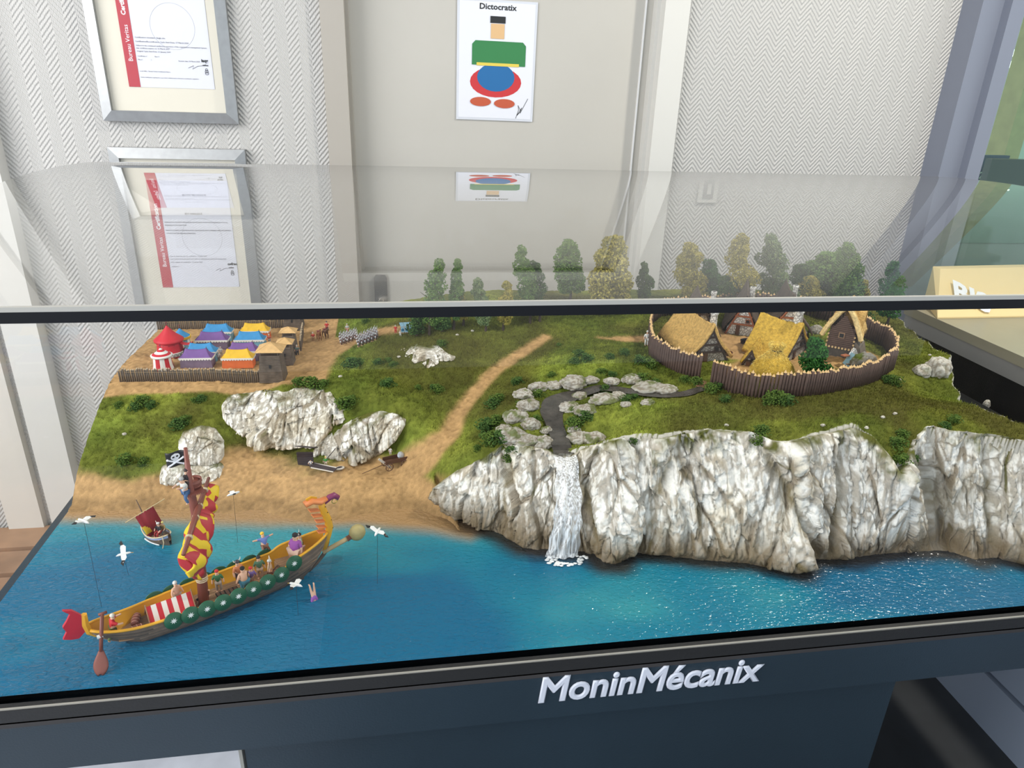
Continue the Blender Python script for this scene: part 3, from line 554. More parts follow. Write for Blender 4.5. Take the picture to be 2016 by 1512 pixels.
RK=[(1010,862,.022,.016),(1040,872,.020,.014),(992,850,.014,.012),(1045,840,.016,.014),(1015,825,.020,.016),(1040,802,.018,.014),(1030,780,.018,.013),(1060,765,.018,.012),(1090,762,.016,.010),(1130,757,.024,.016),(1165,750,.014,.009),(1140,782,.014,.010),(1122,806,.018,.013),(1150,812,.020,.013),(1190,790,.026,.013),(1215,783,.014,.010),(1140,868,.020,.014),(1170,866,.022,.012),(1205,752,.015,.008),(1245,750,.018,.012),(1280,765,.030,.012),(1310,770,.022,.010),(1275,795,.012,.008),(1070,875,.016,.014),(1075,850,.010,.009),(1130,850,.012,.010),(1232,798,.010,.006)]
for k,(px,py,rx,rz) in enumerate(RK): rock(px,py,rx*1.2,rz*.95,60+k,'grey white rock lining the little stream above the waterfall',group='rocks along the stream',white=.70,moss=.8)
rock(1845,735,.030,.030,88,'tan rock face at the right rear edge of the model',white=.85,moss=.2)
rock(1815,735,.022,.018,89,'lower tan rock beside the palisade near the right edge',white=.85,moss=.3)
rock(1941,800,.010,.016,90,'small pale rock at the right edge above the black side panel',moss=0)
rock(1052,1098,.018,.020,91,'round rock standing in the sea left of the waterfall foot',sink=.2,moss=0,white=.9)
for k,(px,py) in enumerate(((800,652),(785,703),(900,660),(930,652),(670,742),(1770,748),(1762,815),(1738,822),(1706,843),(1430,838),(1620,838),(245,855),(1830,700),(1345,858))): rock(px,py,.0045,.003,100+k,'tiny pale stone in the grass near the %s'%min([((845,700),'white rock on the hill'),((670,742),'camp track'),((1750,790),'palisade right end'),((915,655),'row of trees'),((1430,838),'cliff top left of the village'),((1620,838),'cliff top right of the village'),((245,855),'left cut edge')],key=lambda q:(q[0][0]-px)**2+(q[0][1]-py)**2)[1],group='tiny stones in the grass',nu=12,nv=8,cat='stone',moss=0)
# ------------------------------------------------------------------ foliage
def leafmat(name,a,b):
    m=bpy.data.materials.new(name); m.use_nodes=True; N=m.node_tree.nodes; L=m.node_tree.links; p=N['Principled BSDF']; p.inputs['Roughness'].default_value=.8; p.inputs['Specular IOR Level'].default_value=.15
    g=N.new('ShaderNodeTexNoise'); g.inputs['Scale'].default_value=130; tc=N.new('ShaderNodeTexCoord'); L.new(tc.outputs['Object'],g.inputs['Vector']); r=N.new('ShaderNodeValToRGB')
    r.color_ramp.elements[0].position=.35; r.color_ramp.elements[0].color=(*a,1); r.color_ramp.elements[1].position=.66; r.color_ramp.elements[1].color=(*b,1); L.new(g.outputs[0],r.inputs[0]); L.new(r.outputs[0],p.inputs[0]); return m
LM={'green':leafmat('leaf_green',(0.065,0.145,0.032),(0.174,0.290,0.065)),'dark':leafmat('leaf_dark',(0.026,0.065,0.017),(0.087,0.160,0.036)),'grey':leafmat('leaf_grey_green',(0.087,0.152,0.058),(0.217,0.275,0.116)),'yellow':leafmat('leaf_yellow',(0.203,0.189,0.029),(0.478,0.406,0.087)),'bright':leafmat('leaf_bright',(.014,.065,.012),(.055,.19,.035)),'bush':leafmat('bush_green',(0.036,0.080,0.014),(0.123,0.189,0.036))}
OCT=np.array([[1,0,0],[-1,0,0],[0,1,0],[0,-1,0],[0,0,1],[0,0,-1]],float); OF=np.array([[0,2,4],[2,1,4],[1,3,4],[3,0,4],[2,0,5],[1,2,5],[3,1,5],[0,3,5]])
def tufts(P,size,rs,flat=.55):
    n=len(P); q=rs.normal(size=(n,4)); q/=np.linalg.norm(q,axis=1,keepdims=True); w_,x,y,z=q.T
    Rm=np.stack([1-2*(y*y+z*z),2*(x*y-z*w_),2*(x*z+y*w_),2*(x*y+z*w_),1-2*(x*x+z*z),2*(y*z-x*w_),2*(x*z-y*w_),2*(y*z+x*w_),1-2*(x*x+y*y)],1).reshape(n,3,3)
    s=size*rs.uniform(.6,1.4,(n,1,1))*np.array([1,.8,flat]); V=np.einsum('nij,nkj->nki',Rm,OCT[None]*s)+P[:,None]; F=(OF[None]+np.arange(n)[:,None,None]*6).reshape(-1,3); return V.reshape(-1,3),F
def crown(h,w_,seed,n=1500,size=.0022,conic=.3,levels=None):
    rs=np.random.RandomState(seed); lob=[]; K=int(16+h/w_*8)
    for i in range(K):
        t=(i+.5)/K; rad=w_/2*(1-conic*t)*(math.sin(math.pi*min(1,.12+t*.86))**.6); a=rs.uniform(0,6.28); d=rad*rs.uniform(.25,.75)
        lob.append((d*math.cos(a),d*math.sin(a),h*t*.93+.03*h,max(.16*w_,rad*rs.uniform(.45,.62))))
    lob=np.array(lob); k=rs.randint(0,K,n); u=rs.normal(size=(n,3)); u/=np.linalg.norm(u,axis=1,keepdims=True); P=lob[k,:3]+u*lob[k,3:4]*rs.uniform(.72,1.06,(n,1))*np.array([1,1,.85])
    P[:,2]=np.clip(P[:,2],.01*h,h*1.02); return P
TREES=[] 
def tree(bx_,by_,tx_,ty_,wpx,kind,label,seed,group=None,conic=.3,yfix=None,n=1700):
    b=ground(bx_,by_) if yfix is None else Vector((ay(bx_,by_,yfix).x,yfix,gz(ay(bx_,by_,yfix).x,yfix)))
    t=ay(tx_,ty_,b.y); h=t.z-b.z; dist=(Vector(CAM)-t).length; w_=wpx/FPX*dist*1.18
    e=empty('tree',b,0,label,'tree',group)
    mb=MB(); mb.tube([(0,0,-.004),(.001,0,h*.12),((t.x-b.x)*.3,.001,h*.5),((t.x-b.x)*.8,0,h*.85)],[.0035,.0026,.0018,.0006],7)
    for k in range(5):
        a=k*1.3+seed; z=h*(.18+.1*k); mb.tube([(0,0,z),(math.cos(a)*w_*.3,math.sin(a)*w_*.3,z+h*.08)],[.0012,.0004],5)
    mb.build('trunk',M('tree_bark',(.07,.05,.035),.9,.2,100),e)
    P=crown(h*.88,w_,seed,n,0,conic); P[:,2]+=h*.12; P[:,0]+=(t.x-b.x)*(P[:,2]/h)
    V,F=tufts(P,max(.0020,w_*.034),np.random.RandomState(seed)); npmesh('foliage',V,F,LM[kind],e,smooth=False); return e
TL=[(845,657,866,510,48,'green','dark green pointed tree, leftmost of the wood, left of the brown trunked tree'),(893,648,901,508,34,'green','slim green tree, second from the left of the wood'),(912,640,905,560,20,'yellow','small yellow green tree tucked under the two leftmost trees'),(956,652,940,547,32,'grey','small round topped tree standing alone left of the door centre'),
(990,650,998,553,32,'yellow','small yellow tree with bare trunk in front of the tall green pair'),(1043,636,1024,482,44,'green','tall slim green tree, left one of the pair below the poster'),(1062,632,1051,515,46,'dark','rounder dark green tree, right one of the pair below the poster'),
(1120,628,1118,475,62,'green','tall broad green tree left of the big yellow one'),(1200,628,1206,468,84,'yellow','largest yellow green tree, at the door frame'),(1268,625,1268,516,30,'dark','narrow dark tree between the yellow tree and the village'),
(1355,622,1360,480,58,'yellow','yellow green tree left of the green one, behind the village palisade'),(1395,622,1396,512,42,'bright','small green tree right of a yellow one behind the village'),(1458,620,1460,462,54,'yellow','tall yellow green tree behind the middle of the village'),
(1515,620,1519,462,54,'grey','tall grey green tree touching the yellow one behind the village'),(1580,620,1578,522,50,'dark','low dark tree in the gap behind the village'),(1632,622,1632,502,86,'green','broad green tree behind the tall log house'),(1672,620,1668,480,52,'green','tall green tree right of the broad one behind the log house'),
(1596,622,1598,545,40,'yellow','small yellow bush like tree in front of the low dark tree'),(1690,625,1700,552,30,'yellow','small brown green tree right behind the log house'),(1746,640,1763,516,42,'bright','bright green tree alone near the right rear corner'),(1440,622,1430,545,40,'dark','low dark tree between two yellow ones behind the village'),(1545,622,1545,560,44,'grey','low grey tree behind the middle huts')]
for k,(a,b,c_,d_,w_,kd,lb) in enumerate(TL): tree(a,b,c_,d_,w_,kd,lb,200+k,None,.25,yfix=(1.50+.03*(k%4)) if b<630 else None,n=int(1800+w_*50))
tree(1605,752,1607,668,64,'bright','bright green cone shaped tree inside the palisade, beside the golden thatched hut',240,None,.75,n=2600)
for k,(px,py,tx_,ty_,w_) in enumerate(((820,660,818,622,36),(870,652,872,615,34),(1690,640,1690,610,50),(1655,625,1650,600,44))): tree(px,py,tx_,ty_,w_,'dark','low dark tree, %s'%['beside the blue shield formation','right of the blue shield formation','just behind the log house roof','behind the log house chimney'][k],250+k,None,.1,n=1100)
# bushes: a small set of shapes reused
BV=[]
for k in range(5):
    rs=np.random.RandomState(300+k); P=crown(.016,.030,300+k,380,.0015,.1); V,F=tufts(P,.0016,rs); o=npmesh('bush',V,F,LM['bush'],smooth=False); BV.append(o.data); bpy.data.objects.remove(o)
o_dark=BV[0].copy(); o_dark.materials.clear(); o_dark.materials.append(LM['dark']); BV.append(o_dark)
BL=[(610,760,1.5),(590,757,1.2),(635,762,1.2),(690,722,1.5),(705,718,1.2),(745,715,.9),(765,710,.7),(765,760,1.3),(680,800,1.5),(695,790,1.0),(860,770,1.1),(855,765,.8),(825,765,.7),(870,680,1.0),(775,720,.8),(250,910,1.3),(280,795,1.3),(300,800,1.0),(265,805,1.0),(350,840,1.3),(365,830,1.0),(395,788,.9),(235,800,.8),(385,790,.7),(285,912,.9),
(1020,755,1.1),(1085,740,.8),(970,800,1.3),(980,790,1.2),(960,845,1.6),(975,835,1.3),(965,870,1.6),(985,870,1.5),(940,885,.7),(1055,830,1.0),(1060,780,1.1),(1025,797,.8),(1130,840,1.5),(1150,825,1.2),(1135,815,1.0),(1190,770,1.0),(1235,790,1.0),(1250,785,.8),(1140,700,1.1),(1155,710,1.2),(1130,715,1.0),(1200,705,.9),(1230,697,1.0),(1260,715,1.3),(1280,720,1.3),(1185,735,.9),(1205,740,.8),(1100,680,.6),(1265,750,1.2),(1290,755,.9),(1370,755,1.1),(1350,750,.9),(1400,770,1.3),(1415,765,1.0),(1430,790,1.0),(1530,792,1.7),(1550,795,1.4),(1515,795,1.2),(1760,755,1.3),(1745,750,1.0),(1740,715,.8),(1490,870,1.2),(1500,855,1.2),(1700,640,1.3),(1720,650,1.0),(1775,910,1.2),(1765,880,1.3),(1790,925,1.0),(1775,860,1.0),(1800,905,.8),(1880,830,1.0),(1860,840,.8),(830,625,1.0),(720,635,.9),(560,815,.7),(1000,905,.9),(1010,890,1.0),(1245,870,.7),(690,840,.6)]
for k,(px,py,s_) in enumerate(BL):
    p=ground(px,py); o=link('bush',BV[5] if R_.random()<.35 else BV[k%5]); o.location=(p.x,p.y,p.z-.002); s_*=.95; o.scale=(s_,s_*.9,s_*.8); o.rotation_euler=(0,0,R_.uniform(0,6)); tag(o,'small dark green sponge bush growing on the grassy ground','bush','small bushes on the hills')
LMK=[((430,690),'tented camp'),((550,820),'widest rock face'),((700,860),'broken cart rocks'),((390,900),'two beach boulders'),((840,700),'small hill rock face'),((960,740),'sandy path'),((1060,820),'stream bend'),((1110,900),'waterfall top'),((1200,770),'upper stream'),((1300,770),'palisade gate stream'),((1520,790),'palisade front'),((1740,750),'palisade right end'),((1780,910),'grassy gully in the cliff'),((1860,830),'right end of the cliff top'),((1480,860),'cliff top below the palisade'),((1150,700),'path left of the village'),((250,860),'left cut edge'),((850,630),'dark trees')]
def auto(lst,kind,objs):
    used={}
    for (px,py),o in zip(lst,objs):
        (lx,ly),nm=min(LMK,key=lambda q:(q[0][0]-px)**2+(q[0][1]-py)**2); ang=math.degrees(math.atan2(ly-py,px-lx))%360
        d=['right of','above right of','above','above left of','left of','below left of','below','below right of'][int((ang+22.5)//45)%8]
        used.setdefault((d,nm),[]).append((math.hypot(px-lx,py-ly),o))
    R={1:[''],2:['nearer ','farther '],3:['nearest ','middle ','farthest '],4:['nearest ','second nearest ','third nearest ','farthest ']}
    for (d,nm),l in used.items():
        l.sort(key=lambda q:q[0]); r=R.get(len(l))
        for i,(_,o) in enumerate(l): o['label']=(r[i] if r else ('nearest ' if i==0 else 'second nearest ' if i==1 else 'outlying '))+kind+' '+d+' the '+nm
byname=lambda n:sorted([o for o in bpy.data.objects if o.name.split('.')[0]==n and o.parent is None],key=lambda o:o.name)
bs=byname('bush'); auto([(q[0],q[1]) for q in BL],'dark green bush',bs)
for o in bs: o['group']='small bushes on the hills'
auto([(q[0],q[1]) for q in RK],'grey stream bank rock',[o for o in byname('rock') if o.get('group')])
# grass blades over the green ground and tiny moss tufts
rs=np.random.RandomState(5); n=330000; X=rs.uniform(X0+.003,1.15,n); Yy=rs.uniform(.83,1.62,n)
ix=np.clip(((X-gx[0])/(gx[1]-gx[0])).astype(int),0,nx-1); iy=np.clip(((Yy-gy[0])/(gy[1]-gy[0])).astype(int),0,ny-1)
fy=np.interp(X,TP[:,0],TP[:,1]); ok=(sand[ix,iy]<.4)&(SL[ix,iy]<1.6)&(GZ[ix,iy]>.86)&((X<.06)|(Yy>fy+.004)); 
vx0,vx1=az(1300,700,1.0),az(1740,740,1.0); ok&=~((Yy>1.10)&(Yy<1.36)&(X>.58)&(X<1.0)&(rs.uniform(size=n)<.5)); ok&=(rs.uniform(size=n)<np.clip(1.45-.75*(Yy-.8),.3,1))
sa=np.array([p[:3] for p in pa]); 
for q in pa[::2]: ok&=(X-q[0])**2+(Yy-q[1])**2>(q[3]+.004)**2
X,Yy,ix,iy=X[ok],Yy[ok],ix[ok],iy[ok]; n=len(X); Zz=GZ2[ix,iy]; a=rs.uniform(0,6.28,n); hh=rs.uniform(.002,.0050,n); wd_=.00050; lean=rs.normal(size=(n,2))*.0012
B=np.stack([X,Yy,Zz-.0008],1); d=np.stack([np.cos(a)*wd_,np.sin(a)*wd_,0*a],1); V=np.stack([B-d,B+d,B+np.stack([lean[:,0],lean[:,1],hh],1)],1).reshape(-1,3)
gc=np.clip(col[ix,iy]*rs.uniform(.45,2.4,(n,1))+np.array([.01,.012,0]),0,1); gc=np.repeat(gc,3,0)
o=npmesh('grass',V,np.arange(3*n).reshape(-1,3),M('grass_fibre',(1,1,1),.8,attr='Col',spec=.1),land,gc,smooth=False); o['kind']='stuff'
# ------------------------------------------------------------------ the tented camp
bark=M('stake_brown',(.135,.095,.070),.8,.25,60,.4,400); stake_tip=M('stake_tip',(.62,.42,.20),.7); grey_wood=M('weathered_log',(.115,.085,.062),.85,.3,80,.5,400)
def stake_mesh(h,r,n=8):
    mb=MB(); mb.lathe([(r,-.01),(r,h*.90),(r*.96,h*.90),(0.0002,h)],n,mif=lambda i,j:1 if i>=1 else 0); return mb.mesh('stake',True)
def fence(name,label,pts,h,r,gap,mats,jit=.03,rope=True,group=None):
    e=empty(name,pts[0],0,label,'fence',group); me=stake_mesh(h,r); [me.materials.append(m) for m in mats]
    O=Vector(pts[0]); k=0; rp=[]
    for a,b in zip(pts,pts[1:]):
        a,b=Vector(a),Vector(b); n=max(1,int((b-a).length/gap))
        for i in range(n):
            p=a.lerp(b,i/n); p.z=gz(p.x,p.y); o=link('stake',me,e); o.location=p-O; s=R_.uniform(.92,1.08); o.scale=(1,1,s); o.rotation_euler=(R_.uniform(-jit,jit),R_.uniform(-jit,jit),R_.uniform(0,3)); k+=1
            if k%4==0: rp.append(p-O)
    if rope:
        for zf in (.72,): MB().tube([q+Vector((0,-r*1.1,h*zf)) for q in rp],r*.22,4).build('rope',M('twine',(.30,.22,.12),.9),e)
    return e
cz=.95
def cp(px,py): return az(px,py,cz)
A=cp(233,752);B=cp(520,748)
fence('palisade','front palisade of thin grey stakes closing the tented camp',[(A.x+.004,A.y,0),(B.x,B.y,0)],.026,.00165,.0036,[grey_wood,M('grey_tip',(.42,.33,.22),.8)])
A=cp(312,649);B=cp(560,645)
fence('palisade','rear palisade of thin grey stakes behind the coloured tents',[(A.x,A.y,0),(B.x,B.y,0)],.024,.0018,.0040,[grey_wood,M('grey_tip')])
A=cp(553,722);B=cp(578,690);fence('palisade','short palisade between the big watchtower and the middle one',[(A.x,A.y,0),(B.x,B.y,0)],.026,.0018,.0036,[grey_wood,M('grey_tip')])
A=cp(592,690);B=cp(597,655);fence('palisade','short palisade right of the two small watchtowers',[(A.x,A.y,0),(B.x,B.y,0)],.026,.0018,.0036,[grey_wood,M('grey_tip')])
def tent(px,py,wpx,roofc,wallc,label,dep=.44,hp=.046,lw=1):
    p=cp(px,py); W=wpx/FPX*(p-Vector(CAM)).length; D=W*dep; h=hp*.42; H2=h+hp*.33
    e=empty('ridge_tent',(p.x,p.y+D/2,gz(p.x,p.y+D/2)),-.02,label,'tent','ridge tents in the camp')
    mb=MB(); w2=W/2*.97; d2=D/2*.95
    mb.grid(lambda u,v:((-1+2*u)*(w2+.0015*(1-v)),-d2-.0012*(1-v),h*v),10,4,0); mb.grid(lambda u,v:((-1+2*u)*(w2+.0015*(1-v)),d2+.0012*(1-v),h*v),10,4,0); mb.grid(lambda u,v:(w2+.0015*(1-v),(-1+2*u)*d2,h*v),6,4,0); mb.grid(lambda u,v:(-w2-.0015*(1-v),(-1+2*u)*d2,h*v),6,4,0)
    mb.build('wall',wallc,e)
    def rf(u,v):
        s=abs(2*v-1); L=W/2*(.66+.40*s); sag=-.0022*math.sin(math.pi*s)-.0012*math.sin(math.pi*u); return ((-1+2*u)*L,(v-.5)*D*1.04,h+(H2-h)*(1-s)+sag+(.0018*abs(2*u-1)**6 if s<.2 else 0))
    mb=MB(); mb.grid(rf,16,16,0,thick=(0,0,.0006)); 
    for s in (-1,1): mb.grid(lambda u,v:(s*(W/2*(.66+.40*(1-v))),(-.5+u)*D*1.04*(1-v*.98),h+(H2-h)*v-.0015*math.sin(math.pi*v)),10,8)
    mb.build('roof',roofc,e,smooth=True)
    mb=MB()
    for sg in (-1,1):
        n=12
        for i in range(n):
            x0=-W/2*1.05+W*1.05*i/n; dx=W*1.05/n; mb.add([(x0,sg*D*.535,h+.0016),(x0+dx,sg*D*.535,h+.0016),(x0+dx,sg*D*.545,h-.001),(x0+dx*.75,sg*D*.545,h-.0032),(x0+dx*.25,sg*D*.545,h-.0032),(x0,sg*D*.545,h-.001)],[(0,1,2,3,4,5)])
        n=7
        for i in range(n):
            y0=-D*.53+D*1.06*i/n; dy=D*1.06/n; mb.add([(sg*W*.532,y0,h+.0012),(sg*W*.532,y0+dy,h+.0012),(sg*W*.534,y0+dy,h-.001),(sg*W*.534,y0+dy*.75,h-.0032),(sg*W*.534,y0+dy*.25,h-.0032),(sg*W*.534,y0,h-.001)],[(0,1,2,3,4,5)])
    mb.build('scalloped_valance',M('cream_cloth',(.72,.70,.64),.8),e)
    for s in (-1,1): MB().tube([(s*W*.33,0,H2-.002),(s*W*.33,0,H2+.0045)],.0006,5).build('ridge_pole',M('tent_pole',(.12,.07,.04),.7),e)
    return e
blue=M('blue_cloth',(.035,.24,.50),.7,.12,90); purple=M('purple_cloth',(.16,.075,.26),.7,.12,90); yellow=M('yellow_cloth',(.70,.42,.02),.7,.12,90)
lblue=M('pale_blue_cloth',(.16,.34,.44),.8,.15,90); lpurple=M('dull_purple_cloth',(.17,.12,.18),.8,.15,90); orange=M('orange_cloth',(.66,.14,.03),.8,.1,90)
red=M('red_cloth',(.52,.012,.025),.6,.08,60); wcl=M('white_cloth',(.74,.72,.68),.7)
tent(388,729,54,purple,lpurple,'purple roofed tent directly behind the front palisade, left one')
tent(397,718-2,52,blue,lblue,'blue roofed tent just behind the front purple one')
tent(469,727,54,yellow,orange,'yellow roofed tent directly behind the front palisade, beside the watchtower')
tent(479,712,54,purple,lpurple,'purple roofed tent between the front yellow tent and the blue one behind')
tent(418,688,54,purple,lpurple,'purple roofed tent in the rear left row')
tent(428,671,50,blue,lblue,'blue roofed tent farthest back on the left')
tent(492,686,52,blue,lblue,'blue roofed tent in the rear right row')
tent(502,668,50,yellow,orange,'yellow roofed tent farthest back on the right')
def round_tent(px,py,wpx,label,hw,hr,roofm,wallm,stripes,roofrings=None,key=False,band=None):
    p=cp(px,py); r=wpx/FPX*(p-Vector(CAM)).length/2; e=empty('round_tent',(p.x,p.y+r,gz(p.x,p.y+r)),0,label,'tent'); n=24
    mb=MB(); mb.lathe([(r*1.12,0),(r*1.0,hw*.3),(r*.94,hw*.7),(r*.92,hw)],n,mif=(lambda i,j:(j//2)%2) if stripes else None); mb.build('wall',wallm,e,smooth=not stripes)
    prof=[(r*1.10,hw-.002),(r*1.14,hw+.001),(r*.98,hw+hr*.15),(r*.70,hw+hr*.34),(r*.42,hw+hr*.58),(r*.2,hw+hr*.8),(r*.05,hw+hr*.97),(.0004,hw+hr)]
    mb=MB(); mb.lathe(prof,n,mif=(lambda i,j:roofrings[i]) if roofrings else None); mb.build('roof',roofm,e,smooth=True)
    mb=MB(); mb.tube([(0,0,hw+hr-.001),(0,0,hw+hr+.005)],.0007,6); mb.sph((0,0,hw+hr+.006),.0013,8,5); mb.build('finial',M('dark_red',(.16,.02,.02),.5),e,smooth=True)
    if key:
        mb=MB(); mb.lathe([(r*1.10,.003),(r*1.06,.010)],n); mb.build('white_band',wcl,e); mb=MB()
        for i in range(n):
            a=2*math.pi*i/n
            for da,z0,z1,wd2 in ((0,.004,.0092,.0007),(.09,.0084,.0092,.0022),(.16,.004,.0092,.0007),(.22,.0038,.0046,.0018)):
                q=a+da; rr=r*1.12; mb.box((rr*math.cos(q),rr*math.sin(q),(z0+z1)/2),(.0004,wd2,z1-z0),rot=Euler((0,0,q)))
        mb.build('key_pattern',M('ink',(.01,.01,.01),.6),e)
        mb=MB()
        for i in range(14):
            a=2*math.pi*i/14; mb.sph((r*.955*math.cos(a),r*.955*math.sin(a),hw*.80),.0007,5,4)
        mb.build('stud_row',M('ink'),e)
        mb=MB(); mb.grid(lambda u,v:(r*(.8+1.05*u),-r*.35+r*.55*v-.3*r*u,hw*.88-.004*math.sin(u*3.1)),8,4,thick=(0,0,.0007)); mb.build('awning',red,e)
        for yy in (-.62,-.1): MB().tube([(r*1.82,r*yy,0),(r*1.82,r*yy,hw*.9)],.0009,6).build('awning_pole',M('dark_red'),e)
        mb=MB(); mb.prism([(-.004,0),(.004,0),(.0035,.014),(-.0035,.014)],0,.001,mat=Matrix.Translation((r*1.06,-r*.1,0))@Matrix.Rotation(math.pi/2,4,'Z')@Matrix.Rotation(math.pi/2,4,'X')); mb.build('doorway',M('ink'),e)
    if band: mb=MB(); mb.lathe([(r*1.12,hw-.003),(r*1.15,hw+.002)],n); mb.build('yellow_band',yellow,e)
    return e
round_tent(331,712,44,'large round red tent with a key pattern band and an awning',.032,.030,red,red,False,key=True)
round_tent(318,737,32,'small round tent with red and white stripes',.026,.015,[wcl,red],[red,wcl],True,roofrings=[0,0,1,0,1,0,0])
round_tent(355,692,30,'round tent with blue roof and yellow band behind the red tent',.024,.018,blue,[lblue,wcl],True,band=True)
straw_roof=M('pale_shingle',(.60,.38,.16),.8,.15,90,.4,300)
def tower(px,py,wpx,h,label,rs=1.25):
    p=cp(px,py); W=wpx/FPX*(p-Vector(CAM)).length; e=empty('watchtower',(p.x,p.y+W/2,gz(p.x,p.y+W/2)),-.05,label,'watchtower','camp watchtowers')
    nl=max(8,int(h/.0028)); 
    for k in range(nl):
        z=h*(k+.5)/nl; w_=W*(1.10-.22*k/nl)/2; r=h/nl*.52; mb=MB()
        mb.tube([(-w_-.001,-w_,z),(w_+.001,-w_,z)],r,6); mb.tube([(-w_-.001,w_,z),(w_+.001,w_,z)],r,6); mb.tube([(w_,-w_,z),(w_,w_,z)],r,6); mb.tube([(-w_,-w_,z),(-w_,w_,z)],r,6); mb.build('log_course',grey_wood,e)
    w_=W*.40
    MB().box((0,0,h),(W*.92,W*.92,.0015)).build('platform',grey_wood,e)
    mb=MB(); [mb.tube([(sx_*w_,sy_*w_,h),(sx_*w_,sy_*w_,h+.011)],.001,6) for sx_ in (-1,1) for sy_ in (-1,1)]; mb.build('corner_posts',grey_wood,e)
    R=W*rs/2*1.05; z0=h+.0085; ap=h+.0085+W*.36
    mb=MB(); V=[(-R,-R*.9,z0),(R,-R*.9,z0),(R,R*.9,z0),(-R,R*.9,z0),(0,0,ap)]; mb.add(V,[(0,1,4),(1,2,4),(2,3,4),(3,0,4),(3,2,1,0)])
    for a,b in ((0,4),(1,4),(2,4),(3,4)): mb.tube([V[a],V[b]],.0007,5)
    mb.build('roof',straw_roof,e); MB().box((0,-W*.50,h*.62),(.0035,.004,.007)).build('window_slit',M('ink'),e); return e
tower(536,752,38,.052,'largest log watchtower with pyramid roof at the camp corner')
tower(563,722-3,24,.036,'middle small log watchtower with pyramid roof')
tower(570,702-4,22,.040,'smallest log watchtower behind the middle one',1.35)
tower(577,650,30,.034,'tall log watchtower at the rear corner, its top cut by the lid bar')
# ------------------------------------------------------------------ the village palisade
VP=[(1283,640),(1277,665),(1280,700),(1300,715),(1340,733),(1381,745)]
VQ=[(1400,757),(1440,772),(1480,781),(1530,784),(1580,783),(1640,772),(1690,757),(1735,738),(1757,725),(1758,700),(1740,680),(1705,667),(1680,655)]
VB=[(1283,640),(1300,628),(1340,622),(1500,618),(1600,625),(1660,640),(1680,655)]
st2=M('palisade_brown',(.095,.058,.045),.75,.2,60,.4,300)
def vp(l): return [tuple(az(px,py,1.0)) for px,py in l]
pm=[st2,stake_tip]
fence('palisade','left part of the round village palisade, up to the gate gap',vp(VP),.046,.0029,.0055,pm,.02,rope=False)
fence('palisade','long curved front palisade of brown pointed stakes right of the gate gap',vp(VQ),.047,.0029,.0055,pm,.02,rope=False)
fence('palisade','rear palisade of brown stakes behind the dark huts',vp(VB),.042,.0029,.0064,pm,.03,rope=False)
